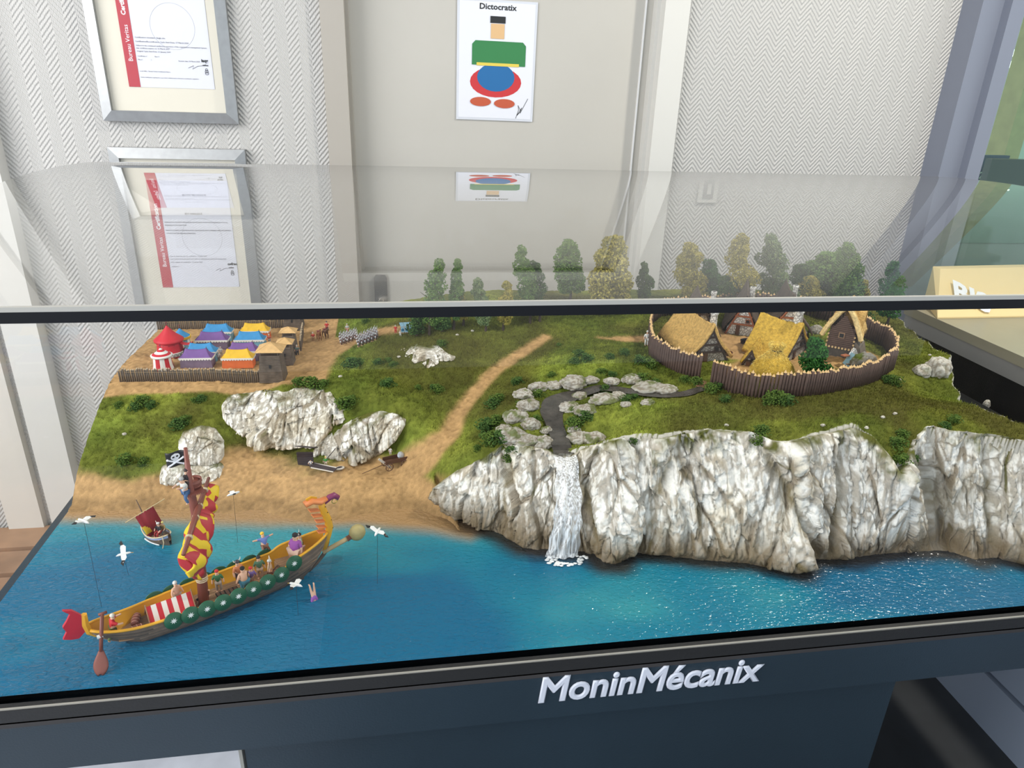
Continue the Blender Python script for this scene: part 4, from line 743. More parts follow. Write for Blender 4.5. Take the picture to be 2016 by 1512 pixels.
# ------------------------------------------------------------------ huts
stone=M('field_stone',(.42,.39,.34),.85,voro=(150,(.10,.08,.06))); stone_w=M('chimney_stone',(.74,.73,.70),.8,voro=(170,(.20,.19,.18)))
thatch=M('straw_thatch',(.60,.38,.12),.9,.25,200,1,420,bdist=.002); thatch_y=M('yellow_thatch',(.56,.36,.05),.9,.28,200,1,420,bdist=.002); darkroof=M('plank_roof',(.085,.060,.045),.85,.25,60,.7,200); beam=M('dark_beam',(.045,.025,.015),.7); obeam=M('orange_beam',(.33,.11,.045),.7)
logm=M('dark_log',(.10,.058,.042),.75,.2,60)
def hut(label,A,B,C_,Hr,roofm,over=.10,flare=.5,sadd=.006,chim=None,gable='stone',frontz=1.0,thick=.006,gm=None,rsk=.0,rough_=.0022,tub=None):
    A,B,C_=[az(a,b,1.0) for a,b in (A,B,C_)]; w=(C_-B); w.z=0; W=w.length; xa=w.normalized(); ya=Vector((-xa.y,xa.x,0)); L=abs((A-B).dot(ya)); L=max(L,(A-B).length*.8)
    O=(B+C_)/2; rz=math.atan2(xa.y,xa.x); e=empty('hut',(O.x,O.y,gz(O.x,O.y)),rz,label,'hut')
    sg=1 if (A-B).dot(ya)>0 else -1
    # local: x across the gable, y along the ridge away from the gable
    def rh(t): return Hr*(1-abs(t)**1.0*(.93))*(1-flare*.35*math.sin(math.pi*abs(t)))
    def roof(u,v):
        t=2*v-1; y=sg*(-over*.5*L*.3+(L*1.02)*u); ridge=sadd*(2*u-1)**2*2*(1-abs(t))+rsk*(1-abs(t))*(u-.5)
        x=t*W/2*(1.16+.05*math.sin(u*5)); z=max(.002,rh(t))+ridge
        nn=fb(x*160+9,y*160,z*160,2,3)-.5; return (x,y,z+thick+nn*rough_*1.6)
    mb=MB(); mb.grid(roof,44,56,0,thick=(0,0,-thick)); mb.build('roof',roofm,e,smooth=True)
    # ragged straw ends along the eaves and gable
    if roofm in (thatch,thatch_y):
        mb=MB()
        for k in range(900):
            u,v=R_.choice(((0.0,R_.random()),(R_.random(),R_.random()),(R_.random(),R_.choice((0,1))))); p=Vector(roof(u,v)); t=2*v-1; d=Vector((math.copysign(1,t)*.8+R_.uniform(-.4,.4),(-sg*.5 if u==0 else R_.uniform(-.4,.4)),-.6+R_.uniform(-.3,.3))).normalized()*R_.uniform(.002,.0045)
            q=Vector((R_.uniform(-1,1),R_.uniform(-1,1),R_.uniform(-1,1)))*.0005; p.z+=.0006; mb.add([p-q,p+q,p+d],[(0,1,2)])
        tag(mb.build('straw',roofm,e),kind='stuff')
    if roofm in (thatch,thatch_y): mb=MB(); mb.tube([Vector(roof(.01,v_/20))-Vector((0,0,thick*.4)) for v_ in range(21)],thick*.62,7); mb.build('thatch_verge',roofm,e,smooth=True)
    # walls
    n=14; pr=[(-W/2*.90,0)]+[(W/2*.90*(-1+2*i/n),max(.004,rh((-1+2*i/n)*.86)-.001)) for i in range(n+1)]+[(W/2*.90,0)]
    mb=MB(); V=[(x,0,z) for x,z in pr]+[(x,sg*L*.94,z) for x,z in pr]; k=len(pr); mb.add(V,[tuple(range(k)) if sg>0 else tuple(range(k-1,-1,-1)),tuple(range(2*k-1,k-1,-1)) if sg>0 else tuple(range(k,2*k))]+[(i,i+k,(i+1)%k+k,(i+1)%k) for i in range(k)]); mb.build('wall',gm or stone,e)
    bm=obeam if gable=='orange' else beam
    if gable!='log':
        for zf in (.30,.52,.74):
            hw_=W/2*.92*(1-zf)**.8; MB().box((0,-sg*.0012,Hr*zf),(2*hw_,.003,.0034)).build('beam',bm,e)
        for s in (-1,1): MB().tube([(s*W*.47,-sg*.0015,0),(s*W*.30,-sg*.0015,Hr*.36),(s*W*.13,-sg*.0015,Hr*.66),(0,-sg*.0015,Hr*.93)],.0022,5).build('beam',bm,e)
        MB().box((-W*.12,-sg*.001,Hr*.14),(.008,.003,Hr*.27)).build('door',M('hut_door',(.10,.045,.02),.7),e)
        f=MB().box((W*.14,-sg*.0012,Hr*.40),(.009,.003,.008)).build('window_frame',bm,e); MB().box((W*.14,-sg*.0022,Hr*.40),(.0062,.0022,.0055)).build('pane',M('ink'),f)
    if chim:
        cx,cy,ch,cr=chim; mb=MB(); mb.lathe([(cr*1.25,0),(cr*1.05,ch*.5),(cr*.95,ch*.9),(cr*1.12,ch*.93),(cr*1.12,ch),(cr*.7,ch),(cr*.7,ch-.003)],12,noise=.05,mif=lambda i,j:1 if i>4 else 0); o=mb.build('chimney',[stone_w,M('ink')],e,smooth=True); o.location=(cx*W,sg*cy*L,Hr*.45)
    return e
hut('thatched stone hut with black timber gable, left of the village square',(1292,668),(1358,716),(1432,712),.066,thatch,sadd=.005,flare=.6,chim=(.22,.25,.058,.0070),rsk=.012)
hut('large golden thatched hut in the middle of the village',(1452,700),(1543,717),(1588,690),.062,thatch_y,sadd=.003,flare=.5,chim=(.06,.14,.066,.0085),rsk=.006,gm=stone)
hut('tiny golden thatched porch hut with stone gable in front of the large golden hut',(1497,702),(1460,719),(1491,725),.033,thatch_y,sadd=.002,flare=.3,thick=.004)
hut('dark plank roofed hut behind the left thatched hut, stone walled',(1330,636),(1345,668),(1412,672),.075,darkroof,sadd=.004,flare=.2,chim=(.30,.3,.062,.0055),gm=stone)
hut('stone gabled hut with orange timbers and brown roof at the back left of the square',(1480,632),(1425,660),(1490,668),.080,darkroof,sadd=.004,flare=.5,chim=(.16,.25,.062,.0055),gable='orange',gm=stone_w)
hut('stone gabled hut with a big curved brown roof at the back right of the square',(1560,634),(1508,664),(1590,672),.080,darkroof,sadd=.004,flare=.6,chim=(.08,.35,.064,.0055),gable='orange',gm=stone_w)
# dome haystack hut
p=az(1536,757,1.0); r=.038; e=empty('round_hut',(p.x,p.y+r*.88,gz(p.x,p.y+r*.88)),0,'round domed golden straw hut with a topknot, behind the front palisade','hut')
mb=MB(); prof=[(r*1.0,0),(r*1.03,.010),(r*1.0,.020),(r*.88,.031),(r*.73,.041),(r*.54,.050),(r*.36,.058),(r*.25,.063),(r*.21,.066),(r*.27,.071),(r*.34,.076),(r*.31,.081),(r*.16,.083),(.0005,.083)]
prof=[(a_,b_*.82) for a_,b_ in prof]; mb.lathe(prof,40,noise=.035); mb.build('straw_dome',thatch_y,e,smooth=True)
mb=MB()
for k in range(2200):
    i=R_.randint(0,len(prof)-3); f=R_.random(); rr=prof[i][0]*(1-f)+prof[i+1][0]*f; z=prof[i][1]*(1-f)+prof[i+1][1]*f; a=R_.uniform(0,6.283); q=Vector((math.cos(a),math.sin(a),0)); P_=q*rr*1.01+Vector((0,0,z)); d=(q*R_.uniform(.3,1)+Vector((-q.y,q.x,0))*R_.uniform(-.9,.9)+Vector((0,0,R_.uniform(-1,.3)))).normalized()*R_.uniform(.003,.006); s_=Vector((R_.uniform(-1,1),R_.uniform(-1,1),R_.uniform(-1,1)))*.0006; mb.add([P_-s_,P_+s_,P_+d],[(0,1,2)])
tag(mb.build('straw',M('bright_straw',(.80,.62,.16),.9,.3,200),e),kind='stuff'); mb=MB(); mb.lathe([(r*.245,.0525),(r*.245,.0550)],16); mb.build('rope_band',beam,e)
# raised log house
A_=az(1622,702,1.0); B_=az(1672,712,1.0); xa=(B_-A_); xa.z=0; W=xa.length*1.02; rz=math.atan2(xa.y,xa.x); O=(A_+B_)/2; e=empty('log_house',(O.x,O.y,gz(O.x,O.y)),rz,'tall log house with saddle shaped thatch roof near the right rear of the village','house')
for k in range(17):
    z=.022+.0038*k; w_=W/2*(1 if k<8 else 1-(k-7)*.095); MB().tube([(-w_,0,z),(w_,0,z)],.0021,8).build('log',logm,e)
MB().box((0,.028,.042),(W*.95,.054,.040)).build('wall',logm,e); MB().box((0,.02,.010),(W*.9,.035,.020)).build('plinth',M('dark_stone',(.10,.085,.07),.9,.2,80,.6,200),e)
f=MB().box((.0,-.0022,.046),(.011,.003,.011)).build('window_frame',M('pale_frame',(.30,.18,.10),.7),e); MB().box((.0,-.0035,.046),(.0075,.002,.0075)).build('pane',M('ink'),f)
mb=MB()
for k in range(9): mb.tube([(-W/2+W*k/8,-.003,.020),(-W/2+W*k/8,-.0045,.0205)],.0022,6)
mb.build('beam_ends',stake_tip,e)
mb=MB()
for s in (-1,1):
    for k in range(4): mb.tube([(s*W/2,-.001,.023+.0076*k),(s*W/2,-.004,.023+.0076*k)],.0019,6)
mb.build('log_ends',stake_tip,e)
def lr(u,v):
    t=2*v-1; y=-.007+.075*u; s=abs(t); z=.040+.050*(1-s**1.45)+.010*(2*u-1)**2*(1-s)+.010*math.sin(u*9)*.3*(1-s); x=t*W*.74*(1+.06*math.sin(u*7)); n=fb(x*150,y*150,z*150,2,9)-.5; return (x,y,z-.002*s+.005*n)
mb=MB(); mb.grid(lr,40,50,thick=(0,0,.011)); mb.build('roof',thatch,e,smooth=True)
mb=MB()
for k in range(1300):
    u,v=R_.choice(((0.0,R_.random()),(0.0,R_.random()),(R_.random(),R_.random()))); p=Vector(lr(u,v))+Vector((0,0,.0108)); t=2*v-1; d=Vector((t*.8+R_.uniform(-.4,.4),-.5 if u==0 else R_.uniform(-.3,.3),R_.uniform(-.9,.2))).normalized()*R_.uniform(.002,.005); q=Vector((R_.uniform(-1,1),R_.uniform(-1,1),R_.uniform(-1,1)))*.0006; 
    if u==0: p.z-=R_.uniform(0,.010)
    mb.add([p-q,p+q,p+d],[(0,1,2)])
[mb.tube([Vector(lr(.012,v_/20))+Vector((0,.001,.005)) for v_ in range(21)],.0048,7)]; tag(mb.build('straw',M('pale_straw',(.74,.55,.25),.9,.3,200),e),kind='stuff')
mb=MB(); mb.lathe([(.0065,0),(.0055,.02),(.0068,.021),(.0068,.024),(.004,.024)],10,noise=.05); o=mb.build('chimney',stone_w,e); o.location=(.004,.040,.078)
# cross roof hump
mb=MB(); mb.grid(lambda u,v:(-.004+W*.75*u-.0,.020+.05*v,.054+.046*math.sin(math.pi*v)**.8*(1-.15*u)+.002*math.sin(u*11)),20,26,thick=(0,0,.005)); mb.build('side_roof',thatch,e,smooth=True)
mb=MB(); mb.add([(W*.52,.0,.0),(W*.95,-.002,.0),(W*1.0,.05,.0),(W*.52,.05,0),(W*.52,.0,.040),(W*.75,-.002,.028),(W*.80,.05,.028),(W*.52,.05,.040)],[(0,3,2,1),(4,5,6,7),(0,1,5,4),(1,2,6,5),(2,3,7,6),(3,0,4,7)]); mb.build('lean_to',M('grey_plank',(.16,.13,.10),.85,.3,60,.5,200),e)
# small things of the village
rock(1700,728,.030,.030,401,'large boulder with a green mossy back inside the palisade',ry=.022,white=.38,moss=1.0,sink=.2)
rock(1667,738,.012,.012,402,'grey boulder beside the blue fish stall',white=.45,moss=0)
rock(1605,655,.018,.016,403,'tan rock between the log house and the brown hut',white=.6,moss=.2)
p=az(1675,718,1.0); e=empty('stall',(p.x,p.y,gz(p.x,p.y)),.3,'little stall with a white stone gable and a pale blue side by the boulder','stall')
mb=MB(); mb.prism([(-.016,0),(.016,0),(.014,.012),(0,.030),(-.014,.012)],-.003,.003,mat=Matrix.Rotation(math.pi/2,4,'X')); mb.build('gable',stone_w,e); MB().box((-.014,-.008,.010),(.004,.018,.026),rot=Euler((.2,.5,0))).build('blue_board',M('pale_blue_wood',(.25,.42,.50),.7),e)
mb=MB(); [mb.tube([(-.030+.004*k,-.012,.006-.001*k),(-.012+.004*k,-.016,.004)],.0012,5) for k in range(5)]; mb.build('counter_sticks',M('pale_frame'),e); MB().box((-.022,0,.018),(.014,.010,.002)).build('canopy',obeam,e)
p=az(1433,700,1.0); e=empty('tub',(p.x,p.y,gz(p.x,p.y)),0,'low round brown wooden tub on the sand of the village square','tub'); mb=MB(); mb.lathe([(.007,0),(.009,.006),(.0078,.006),(.0065,.002)],14); mb.build('body',M('tub_wood',(.20,.08,.035),.6),e)
p=az(1462,678,1.0); e=empty('anvil',(p.x,p.y,gz(p.x,p.y)),.4,'dark grey anvil on a block at the left of the golden hut','anvil'); MB().box((0,0,.003),(.008,.006,.006)).build('block',beam,e); mb=MB(); mb.box((0,0,.008),(.014,.004,.004)); mb.tube([(.006,0,.0085),(.012,0,.0095)],[.0018,.0003],6); mb.build('horned_top',M('iron',(.06,.065,.07),.4,metal=.6),e)
# bridge in the palisade gap
A=az(1378,757,.997);B=az(1402,762,.997); e=empty('footbridge',(A+B)/2,math.atan2(B.y-A.y,B.x-A.x),'small wooden footbridge in the palisade gap over the stream','bridge')
for k in range(5): MB().box((0,-.012+.006*k,.002),(.030,.0052,.002)).build('plank',M('bridge_plank',(.22,.12,.06),.8),e)
# ------------------------------------------------------------------ figures (one skinned body each, clothes and hair as parts)
skin_m=M('flesh',(.66,.40,.27),.5); FIG={}
POSES={'dive':dict(h=(0,0,0),al=[(.13,0,.80),(.10,-.02,1.0),(.04,-.02,1.18)],ar=[(-.13,0,.80),(-.10,-.02,1.0),(-.04,-.02,1.18)],ll=[(.07,0,.45),(.08,-.01,.24),(.10,0,.03),(.11,-.09,.02)],lr=[(-.07,0,.45),(-.08,-.01,.24),(-.10,0,.03),(-.11,-.09,.02)]),
'stand':dict(h=(0,0,0),al=[(.13,0,.78),(.21,-.02,.60),(.22,-.08,.45)],ar=[(-.13,0,.78),(-.21,-.02,.60),(-.22,-.08,.45)],ll=[(.07,0,.45),(.08,-.01,.24),(.08,0,.03),(.09,-.09,.02)],lr=[(-.07,0,.45),(-.08,-.01,.24),(-.08,0,.03),(-.09,-.09,.02)]),
'reach':dict(h=(0,-.06,0),al=[(.13,-.02,.78),(.20,-.20,.76),(.18,-.38,.80)],ar=[(-.13,-.02,.78),(-.22,-.18,.70),(-.2,-.34,.66)],ll=[(.07,0,.45),(.12,-.10,.26),(.12,-.02,.03),(.12,-.11,.02)],lr=[(-.07,0,.45),(-.08,.10,.26),(-.08,.22,.06),(-.08,.16,.0)]),
'spread':dict(h=(0,0,0),al=[(.13,0,.78),(.30,0,.80),(.47,0,.82)],ar=[(-.13,0,.78),(-.30,0,.80),(-.47,0,.82)],ll=[(.07,0,.45),(.13,-.08,.26),(.2,0,.05),(.2,-.08,.03)],lr=[(-.07,0,.45),(-.13,-.08,.26),(-.2,0,.05),(-.2,-.08,.03)]),
'run':dict(h=(0,-.05,0),al=[(.13,0,.78),(.22,.08,.64),(.25,-.04,.55)],ar=[(-.13,0,.78),(-.24,-.10,.66),(-.30,-.24,.60)],ll=[(.07,0,.45),(.08,-.20,.33),(.08,-.18,.08),(.08,-.27,.06)],lr=[(-.07,0,.45),(-.08,.10,.26),(-.08,.28,.18),(-.08,.30,.08)]),
'sit':dict(h=(0,0,0),al=[(.13,0,.78),(.21,-.1,.62),(.14,-.2,.52)],ar=[(-.13,0,.78),(-.21,-.1,.62),(-.14,-.2,.52)],ll=[(.07,0,.45),(.10,-.22,.46),(.10,-.26,.22),(.10,-.34,.20)],lr=[(-.07,0,.45),(-.10,-.22,.46),(-.10,-.26,.22),(-.10,-.34,.20)])}
def skinmesh(name,verts,edges,rad,sub=1):
    me=bpy.data.meshes.new(name); me.from_pydata(verts,edges,[]); o=bpy.data.objects.new(name,me); C.objects.link(o); m=o.modifiers.new('s','SKIN'); m.use_smooth_shade=True
    for sv,r in zip(me.skin_vertices[0].data,rad): sv.radius=(r,r)
    me.skin_vertices[0].data[0].use_root=True
    s=o.modifiers.new('u','SUBSURF'); s.levels=sub; s.render_levels=sub
    dg=bpy.context.evaluated_depsgraph_get(); dg.update(); r=bpy.data.meshes.new_from_object(o.evaluated_get(dg)); bpy.data.objects.remove(o); r.name=name; return r
def figmesh(pose,fat):
    key=(pose,fat)
    if key in FIG: return FIG[key]
    P=POSES[pose]; hx,hy,_=P['h']; v=[(0,0,.47),(hx*.4,hy*.4,.60),(hx*.8,hy*.8,.74),(hx,hy,.82),(hx,hy*1.2,.88),(hx,hy*1.3-.01,.97)]; e=[(0,1),(1,2),(2,3),(3,4),(4,5)]; r=[.095*fat,.105*fat,.10*(1+fat)/2,.05,.075,.072]
    def chain(pts,root,rr):
        i=len(v); v.extend(pts); e.append((root,i)); e.extend((i+k,i+k+1) for k in range(len(pts)-1)); r.extend(rr)
    chain(P['al'],2,[.055,.040,.034]); chain(P['ar'],2,[.055,.040,.034]); chain(P['ll'],0,[.070,.050,.038,.036]); chain(P['lr'],0,[.070,.050,.038,.036])
    body=skinmesh('body',v,e,r)
    tv=v[:4]+[P['al'][0],P['al'][1],P['ar'][0],P['ar'][1]]; tunic=skinmesh('tunic',tv,[(0,1),(1,2),(2,3),(2,4),(4,5),(2,6),(6,7)],[.108*fat,.118*fat,.113*(1+fat)/2,.056,.064,.050,.064,.050])
    pv=[v[0]]+P['ll'][:3]+P['lr'][:3]; pv=[Vector(x) for x in pv]; trous=skinmesh('trousers',pv,[(0,1),(1,2),(2,3),(0,4),(4,5),(5,6)],[.110*fat,.082,.062,.048,.082,.062,.048])
    FIG[key]=(body,tunic,trous,Vector(v[5])); return FIG[key]
ink=M('ink',(.01,.01,.01),.6)
def figure(p,h,label,pose='stand',rz=0,top=None,bot=None,hair=None,helmet=None,fat=1.0,tilt=None,shoe=(.12,.06,.03),group=None,horns=False,name='figurine',weapon=None,beard=None,cat='figurine'):
    e=empty(name,p,rz,label,cat,group,sc_=h)
    if tilt: e.rotation_euler=(*tilt,rz)
    b,t,tr,hd=figmesh(pose,fat)
    def use(nm,me,m): q=me.copy(); q.materials.clear(); q.materials.append(m); return link(nm,q,e)
    use('body',b,skin_m)
    if top: use('tunic',t,M('cloth_%d_%d_%d'%tuple(int(c*99) for c in top),top,.7))
    if bot: use('trousers',tr,M('cloth_%d_%d_%d'%tuple(int(c*99) for c in bot),bot,.7))
    mb=MB(); mb.sph(hd+Vector((0,-.085,-.015)),.022,6,4); mb.build('nose',skin_m,e,smooth=True)
    mb=MB(); [mb.sph(hd+Vector((s*.028,-.074,.015)),.010,5,4) for s in (-1,1)]; mb.build('eyes',ink,e)
    if hair: mb=MB(); mb.sph(hd+Vector((0,.018,.03)),(.086,.085,.075),9,6); mb.build('hair',M('hair_%d_%d'%(int(hair[0]*99),int(hair[1]*99)),hair,.8),e,smooth=True)
    if beard: mb=MB(); mb.sph(hd+Vector((0,-.06,-.05)),(.06,.035,.05),8,5); mb.build('moustache',M('hair_%d_%d'%(int(beard[0]*99),int(beard[1]*99)),beard,.8),e,smooth=True)
    if helmet:
        hm=M('helm_%d_%d'%(int(helmet[0]*99),int(helmet[1]*99)),helmet,.4,metal=.3); mb=MB(); mb.lathe([(.092,0),(.09,.03),(.06,.075),(.012,.1)],10,c=tuple(hd+Vector((0,0,.02)))); 
        he=mb.build('helmet',hm,e,smooth=True)
        if horns:
            mb=MB(); [mb.tube([hd+Vector((s*.07,0,.06)),hd+Vector((s*.14,0,.10)),hd+Vector((s*.15,0,.19))],[.022,.017,.004],6) for s in (-1,1)]; mb.build('horns',M('horn_white',(.7,.68,.6),.5),e,smooth=True)
    if weapon:
        P=POSES[pose]; a=Vector(P['ar'][2]); mb=MB(); mb.tube([a+Vector((0,.04,-.15)),a+Vector((0,-.06,.45))],.014,6); mb.build('spear',M('tent_pole'),e)
    return e
# ------------------------------------------------------------------ the longship
A=Vector((-.374,.729,WZ)); B=Vector((-.112,.872,WZ)); SHL=(B-A).xy.length; SRZ=math.atan2(B.y-A.y,B.x-A.x)
ship=empty('longship',A,SRZ,'long yellow edged wooden ship with dragon head, round green shields and tall red mast','ship')
def sp(u): return u*SHL
def beam_(u): return .0305*(max(0,math.sin(math.pi*min(1,max(0,(u+.012)/1.02))))**.42)*(1-.10*u)
def gun(u): return .029+.022*(u**4)+.010*max(0,1-u*5)**2+.006*(1 if u>.76 else 0)*min(1,(u-.76)*25 if u>.76 else 0)
def hull(u,v,side,off=0):
    # v 0 keel .. 1 gunwale
    a=v; y=side*(beam_(u)+off)*(math.sin(a*math.pi/2)**.62); z=-.006+(gun(u)+.006)*(a**1.25)+.012*(1-a)*(max(0,u-.9)*8)**2*.3
    x=sp(u)+(1-a)**1.3*(.034*max(0,1-u*5)-.040*max(0,(u-.82)/.18)); z+=(1-a)*.006*max(0,1-u*7); y*=1-(1-a)*max(0,1-u*7)
    return (x,y,z)
hullm=M('hull_planks',(.135,.095,.065),.7,.25,60,.5,250); ym=M('ship_yellow',(.72,.36,.015),.45,.05,60); deckm=M('deck_wood',(.30,.185,.10),.7,.2,50,.3,200)
for s in (-1,1):
    for k in range(7):
        v0,v1=k/7,(k+1)/7
        mb=MB(); mb.grid(lambda u,v:hull(u,v0+(v1-v0)*v+.0,s,.0010*(1-v)),48,3,thick=(0,0,0)); mb.build('hull_plank',hullm,ship,smooth=True)
    mb=MB(); mb.grid(lambda u,v:(lambda p:(p[0],p[1]-s*.0022-s*.0005*v,p[2]+.0006))(hull(u,1-.66*v,s)),48,4); mb.build('inner_side',ym,ship,smooth=True)
    mb=MB(); mb.tube([tuple(Vector(hull(i/48,1,s))+Vector((0,-s*.0006,.0008))) for i in range(49)],.0019,8); mb.build('rail',ym,ship,smooth=True)
DZ=.013
def deckz(u): return DZ+(.013 if u>.765 else 0)+(.004*(1-u/.1) if u<.1 else 0)
mb=MB()
for k in range(9):
    for (ua,ub) in ((.085,.762),(.768,.93)):
        def dk(u,v): uu=ua+(ub-ua)*u; return (sp(uu),abs(hull(uu,min(1,((deckz((ua+ub)/2)+.006)/(gun(uu)+.006))**.8),1)[1])*.97*(-1+2*(k+v*.94)/9),deckz((ua+ub)/2)+(.004 if uu<.06 else 0)*0)
        b=MB(); b.grid(dk,30,1,thick=(0,0,.0008)); b.build('deck_plank',deckm,ship)
MB().box((sp(.765),0,DZ+.006),(.002,1.45*beam_(.765),.014)).build('bulkhead',deckm,ship)
for n,u in enumerate((.765,)):
    pass
ld=link('ladder',MB().box((0,0,0),(.0001,.0001,.0001)).mesh('ladder'),ship,deckm); ld.location=(sp(.765)-.011,-.004,DZ)
dwood=M('ladder_wood',(.13,.07,.045),.7)
for s in (-1,1): MB().tube([(-.006,s*.0075,.001),(.011,s*.0075,.015)],.0012,4).build('side_rail',dwood,ld)
for k in range(5): MB().box((-.004+.0035*k,0,.003+.003*k),(.0012,.015,.0014)).build('rung',dwood,ld)
mb=MB(); mb.box((sp(.53),0,DZ+.001),(.032,.022,.0012)); mb.build('hatch_frame',deckm,ship); mb=MB(); mb.box((sp(.53),0,DZ+.0018),(.028,.018,.0008)); mb.build('hatch_opening',ink,ship)
for k in range(5): MB().box((sp(.53)-.011+.0055*k,0,DZ+.0024),(.0035,.017,.0010)).build('hatch_step',dwood,ship)
grn=M('shield_green',(.006,.085,.035),.4); 
def shield(u,s,bare=False):
    x=sp(u); y=s*(beam_(u)+.0022); z=gun(u)-.002; q=link('shield',MB().lathe([(.0108,-.0006),(.0112,0),(.0108,.0009),(.0,.0012)],22).mesh('shield',True),ship,grn); q.location=(x,y,z); q.rotation_euler=(math.radians(90 if s<0 else -90),0,0)
    q.rotation_euler=Euler((math.radians(80) if s<0 else math.radians(-80),0,0)); 
    mb=MB(); k=8; pl=[((.0040 if i%2==0 else .0017)*math.cos(i*math.pi/k),(.0040 if i%2==0 else .0017)*math.sin(i*math.pi/k)) for i in range(2*k)]; mb.prism(pl,.0011,.0016); mb.build('star_boss',M('boss_white',(.7,.72,.7),.4),q)
for k in range(9): shield(.285+.0655*k,-1); 
for k in range(8): shield(.255+.068*k,1)
# stern post, tail, rudder oar
mb=MB(); mb.tube([(.006,0,.026),(-.001,0,.034),(-.003,0,.046),(-.002,0,.060)],[.0035,.0042,.0042,.0035],6,flat=1); mb.build('stern_post',ym,ship)
tl=[(-.004,.040),(-.001,.052),(-.004,.064),(-.010,.074),(-.017,.078),(-.012,.070),(-.016,.062),(-.020,.056),(-.018,.048),(-.022,.040),(-.016,.036),(-.010,.034)]
mb=MB(); mb.prism([(x*1.25+.000,z*1.02) for x,z in tl],-.002,.002,mat=Matrix.Translation((.0,0,-.004))@Matrix.Rotation(math.pi/2,4,'X')); mb.build('red_tail_fin',M('tail_red',(.50,.015,.035),.4),ship)
oarm=M('oar_red_brown',(.20,.055,.035),.45)
SMI=(Matrix.Translation(A)@Matrix.Rotation(SRZ,4,'Z')).inverted(); p1=SMI@ay(201,1208,.712); p2=SMI@ay(199,1262,.706); p3=SMI@ay(199,1282,.703); p4=SMI@az(198,1329,.8318)
mb=MB(); mb.tube([p1,p2,p3],.0021,8); rgt=(SMI.to_3x3()@Vector((1,.1,0))).normalized(); wv_=lambda v:(.0018+.0062*math.sin(math.pi*min(1,.05+v**1.3*.93))**.8)
mb.grid(lambda u,v:p3.lerp(p4,v)+rgt*(2*u-1)*wv_(v)+Vector((0,0,.0022*(1-(2*u-1)**2))),8,14,thick=(0,.0004,-.0024)); mb.tube([p1+Vector((-.004,0,0)),p1+Vector((.005,0,0))],.0016,6); mb.build('steering_oar',oarm,ship,smooth=True)
mb=MB(); mb.tube([p2+Vector((-.003,.001,.006)),p2+Vector((.003,.001,.006))],.0024,8); mb.build('oar_lashing',M('boss_white'),ship)
# bow: neck, fins, head, ram
nk=[(sp(.985),0,.030),(sp(1.01),0,.050),(sp(1.02),0,.062),(sp(1.015),0,.076),(sp(1.0),0,.090),(sp(.992),0,.100),(sp(.995),0,.107)]
mb=MB(); mb.tube([(sp(.90),0,.0),(sp(.945),0,.010),(sp(.985),0,.022),(sp(1.005),0,.040)],[.001,.0022,.003,.0035],8); mb.build('stem_post',hullm,ship,smooth=True)
mb=MB(); mb.tube(nk,[.0042,.0048,.0055,.0055,.005,.0048,.0042],10); mb.build('dragon_neck',ym,ship,smooth=True)
finm=M('fin_orange',(.70,.22,.06),.5)
for k,(i,zz) in enumerate(((2,.058),(2,.066),(3,.076),(4,.086),(5,.096))):
    x=[sp(1.0),sp(1.0),sp(.995),sp(.985),sp(.975)][k]; l=[.012,.012,.012,.013,.014][k]; mb=MB(); mb.prism([(0,-.004),(0,.004),(-l,.005),(-l,-.005)],-.0007,.0007,mat=Matrix.Translation((x,0,zz))@Matrix.Rotation(math.radians(15),4,'Y')); mb.build('neck_fin',finm,ship)
mb=MB(); hc=Vector((sp(.985),0,.108)); mb.tube([hc+Vector((-.022,0,.003)),hc+Vector((-.012,0,.006)),hc,hc+Vector((.010,0,.002))],[.0065,.0080,.0072,.005],10,flat=.55); mb.build('dragon_head',finm,ship,smooth=True)
mb=MB(); mb.prism([(0,0),(-.012,.002),(-.014,.007),(-.006,.009),(.002,.005)],-.001,.001,mat=Matrix.Translation(hc+Vector((-.006,0,.004)))@Matrix.Rotation(math.pi/2,4,'X')); mb.build('crest',ym,ship)
mb=MB(); mb.tube([hc+Vector((.006,0,-.004)),hc+Vector((.014,0,.002)),hc+Vector((.021,0,.003)),hc+Vector((.026,0,-.002)),hc+Vector((.026,0,-.006))],[.0030,.0045,.0045,.0040,.001],9); mb.build('purple_beak',M('beak_purple',(.22,.03,.10),.4),ship,smooth=True)
mb=MB(); mb.tube([hc+Vector((.021+.004*math.cos(a),.0,-.006+.004*math.sin(a))) for a in [i*math.pi/6 for i in range(13)]],.0006,5,cap=False); mb.build('nose_ring',M('gold',(.6,.45,.1),.3,metal=.8),ship)
mb=MB(); [mb.sph((nk[i][0]+.0035,-.0042,nk[i][2]+.003*j),.0008,6,4) for i in (2,3,4,5) for j in (0,)]; mb.build('neck_studs',ink,ship)
rmw=M('ram_pale_wood',(.50,.38,.20),.6,.15,60); rb=Vector((sp(.975),-.002,.026)); mb=MB(); mb.tube([rb,rb+Vector((.028,-.003,.008)),rb+Vector((.040,-.004,.0115))],[.0036,.0034,.0034],9); mb.build('ram_shaft',rmw,ship,smooth=True)
mb=MB(); mb.sph(rb+Vector((.052,-.005,.016)),(.0125,.0105,.0125),12,8); mb.build('ram_head',M('ram_olive',(.40,.33,.14),.5,.2,60),ship,smooth=True)
mb=MB(); [mb.tube([rb+Vector((.036+.002*k,-.004,.0105+.0006*k)),rb+Vector((.0372+.002*k,-.004,.0108+.0006*k))],.0042,9) for k in range(3)]; mb.build('ram_binding',oarm,ship)
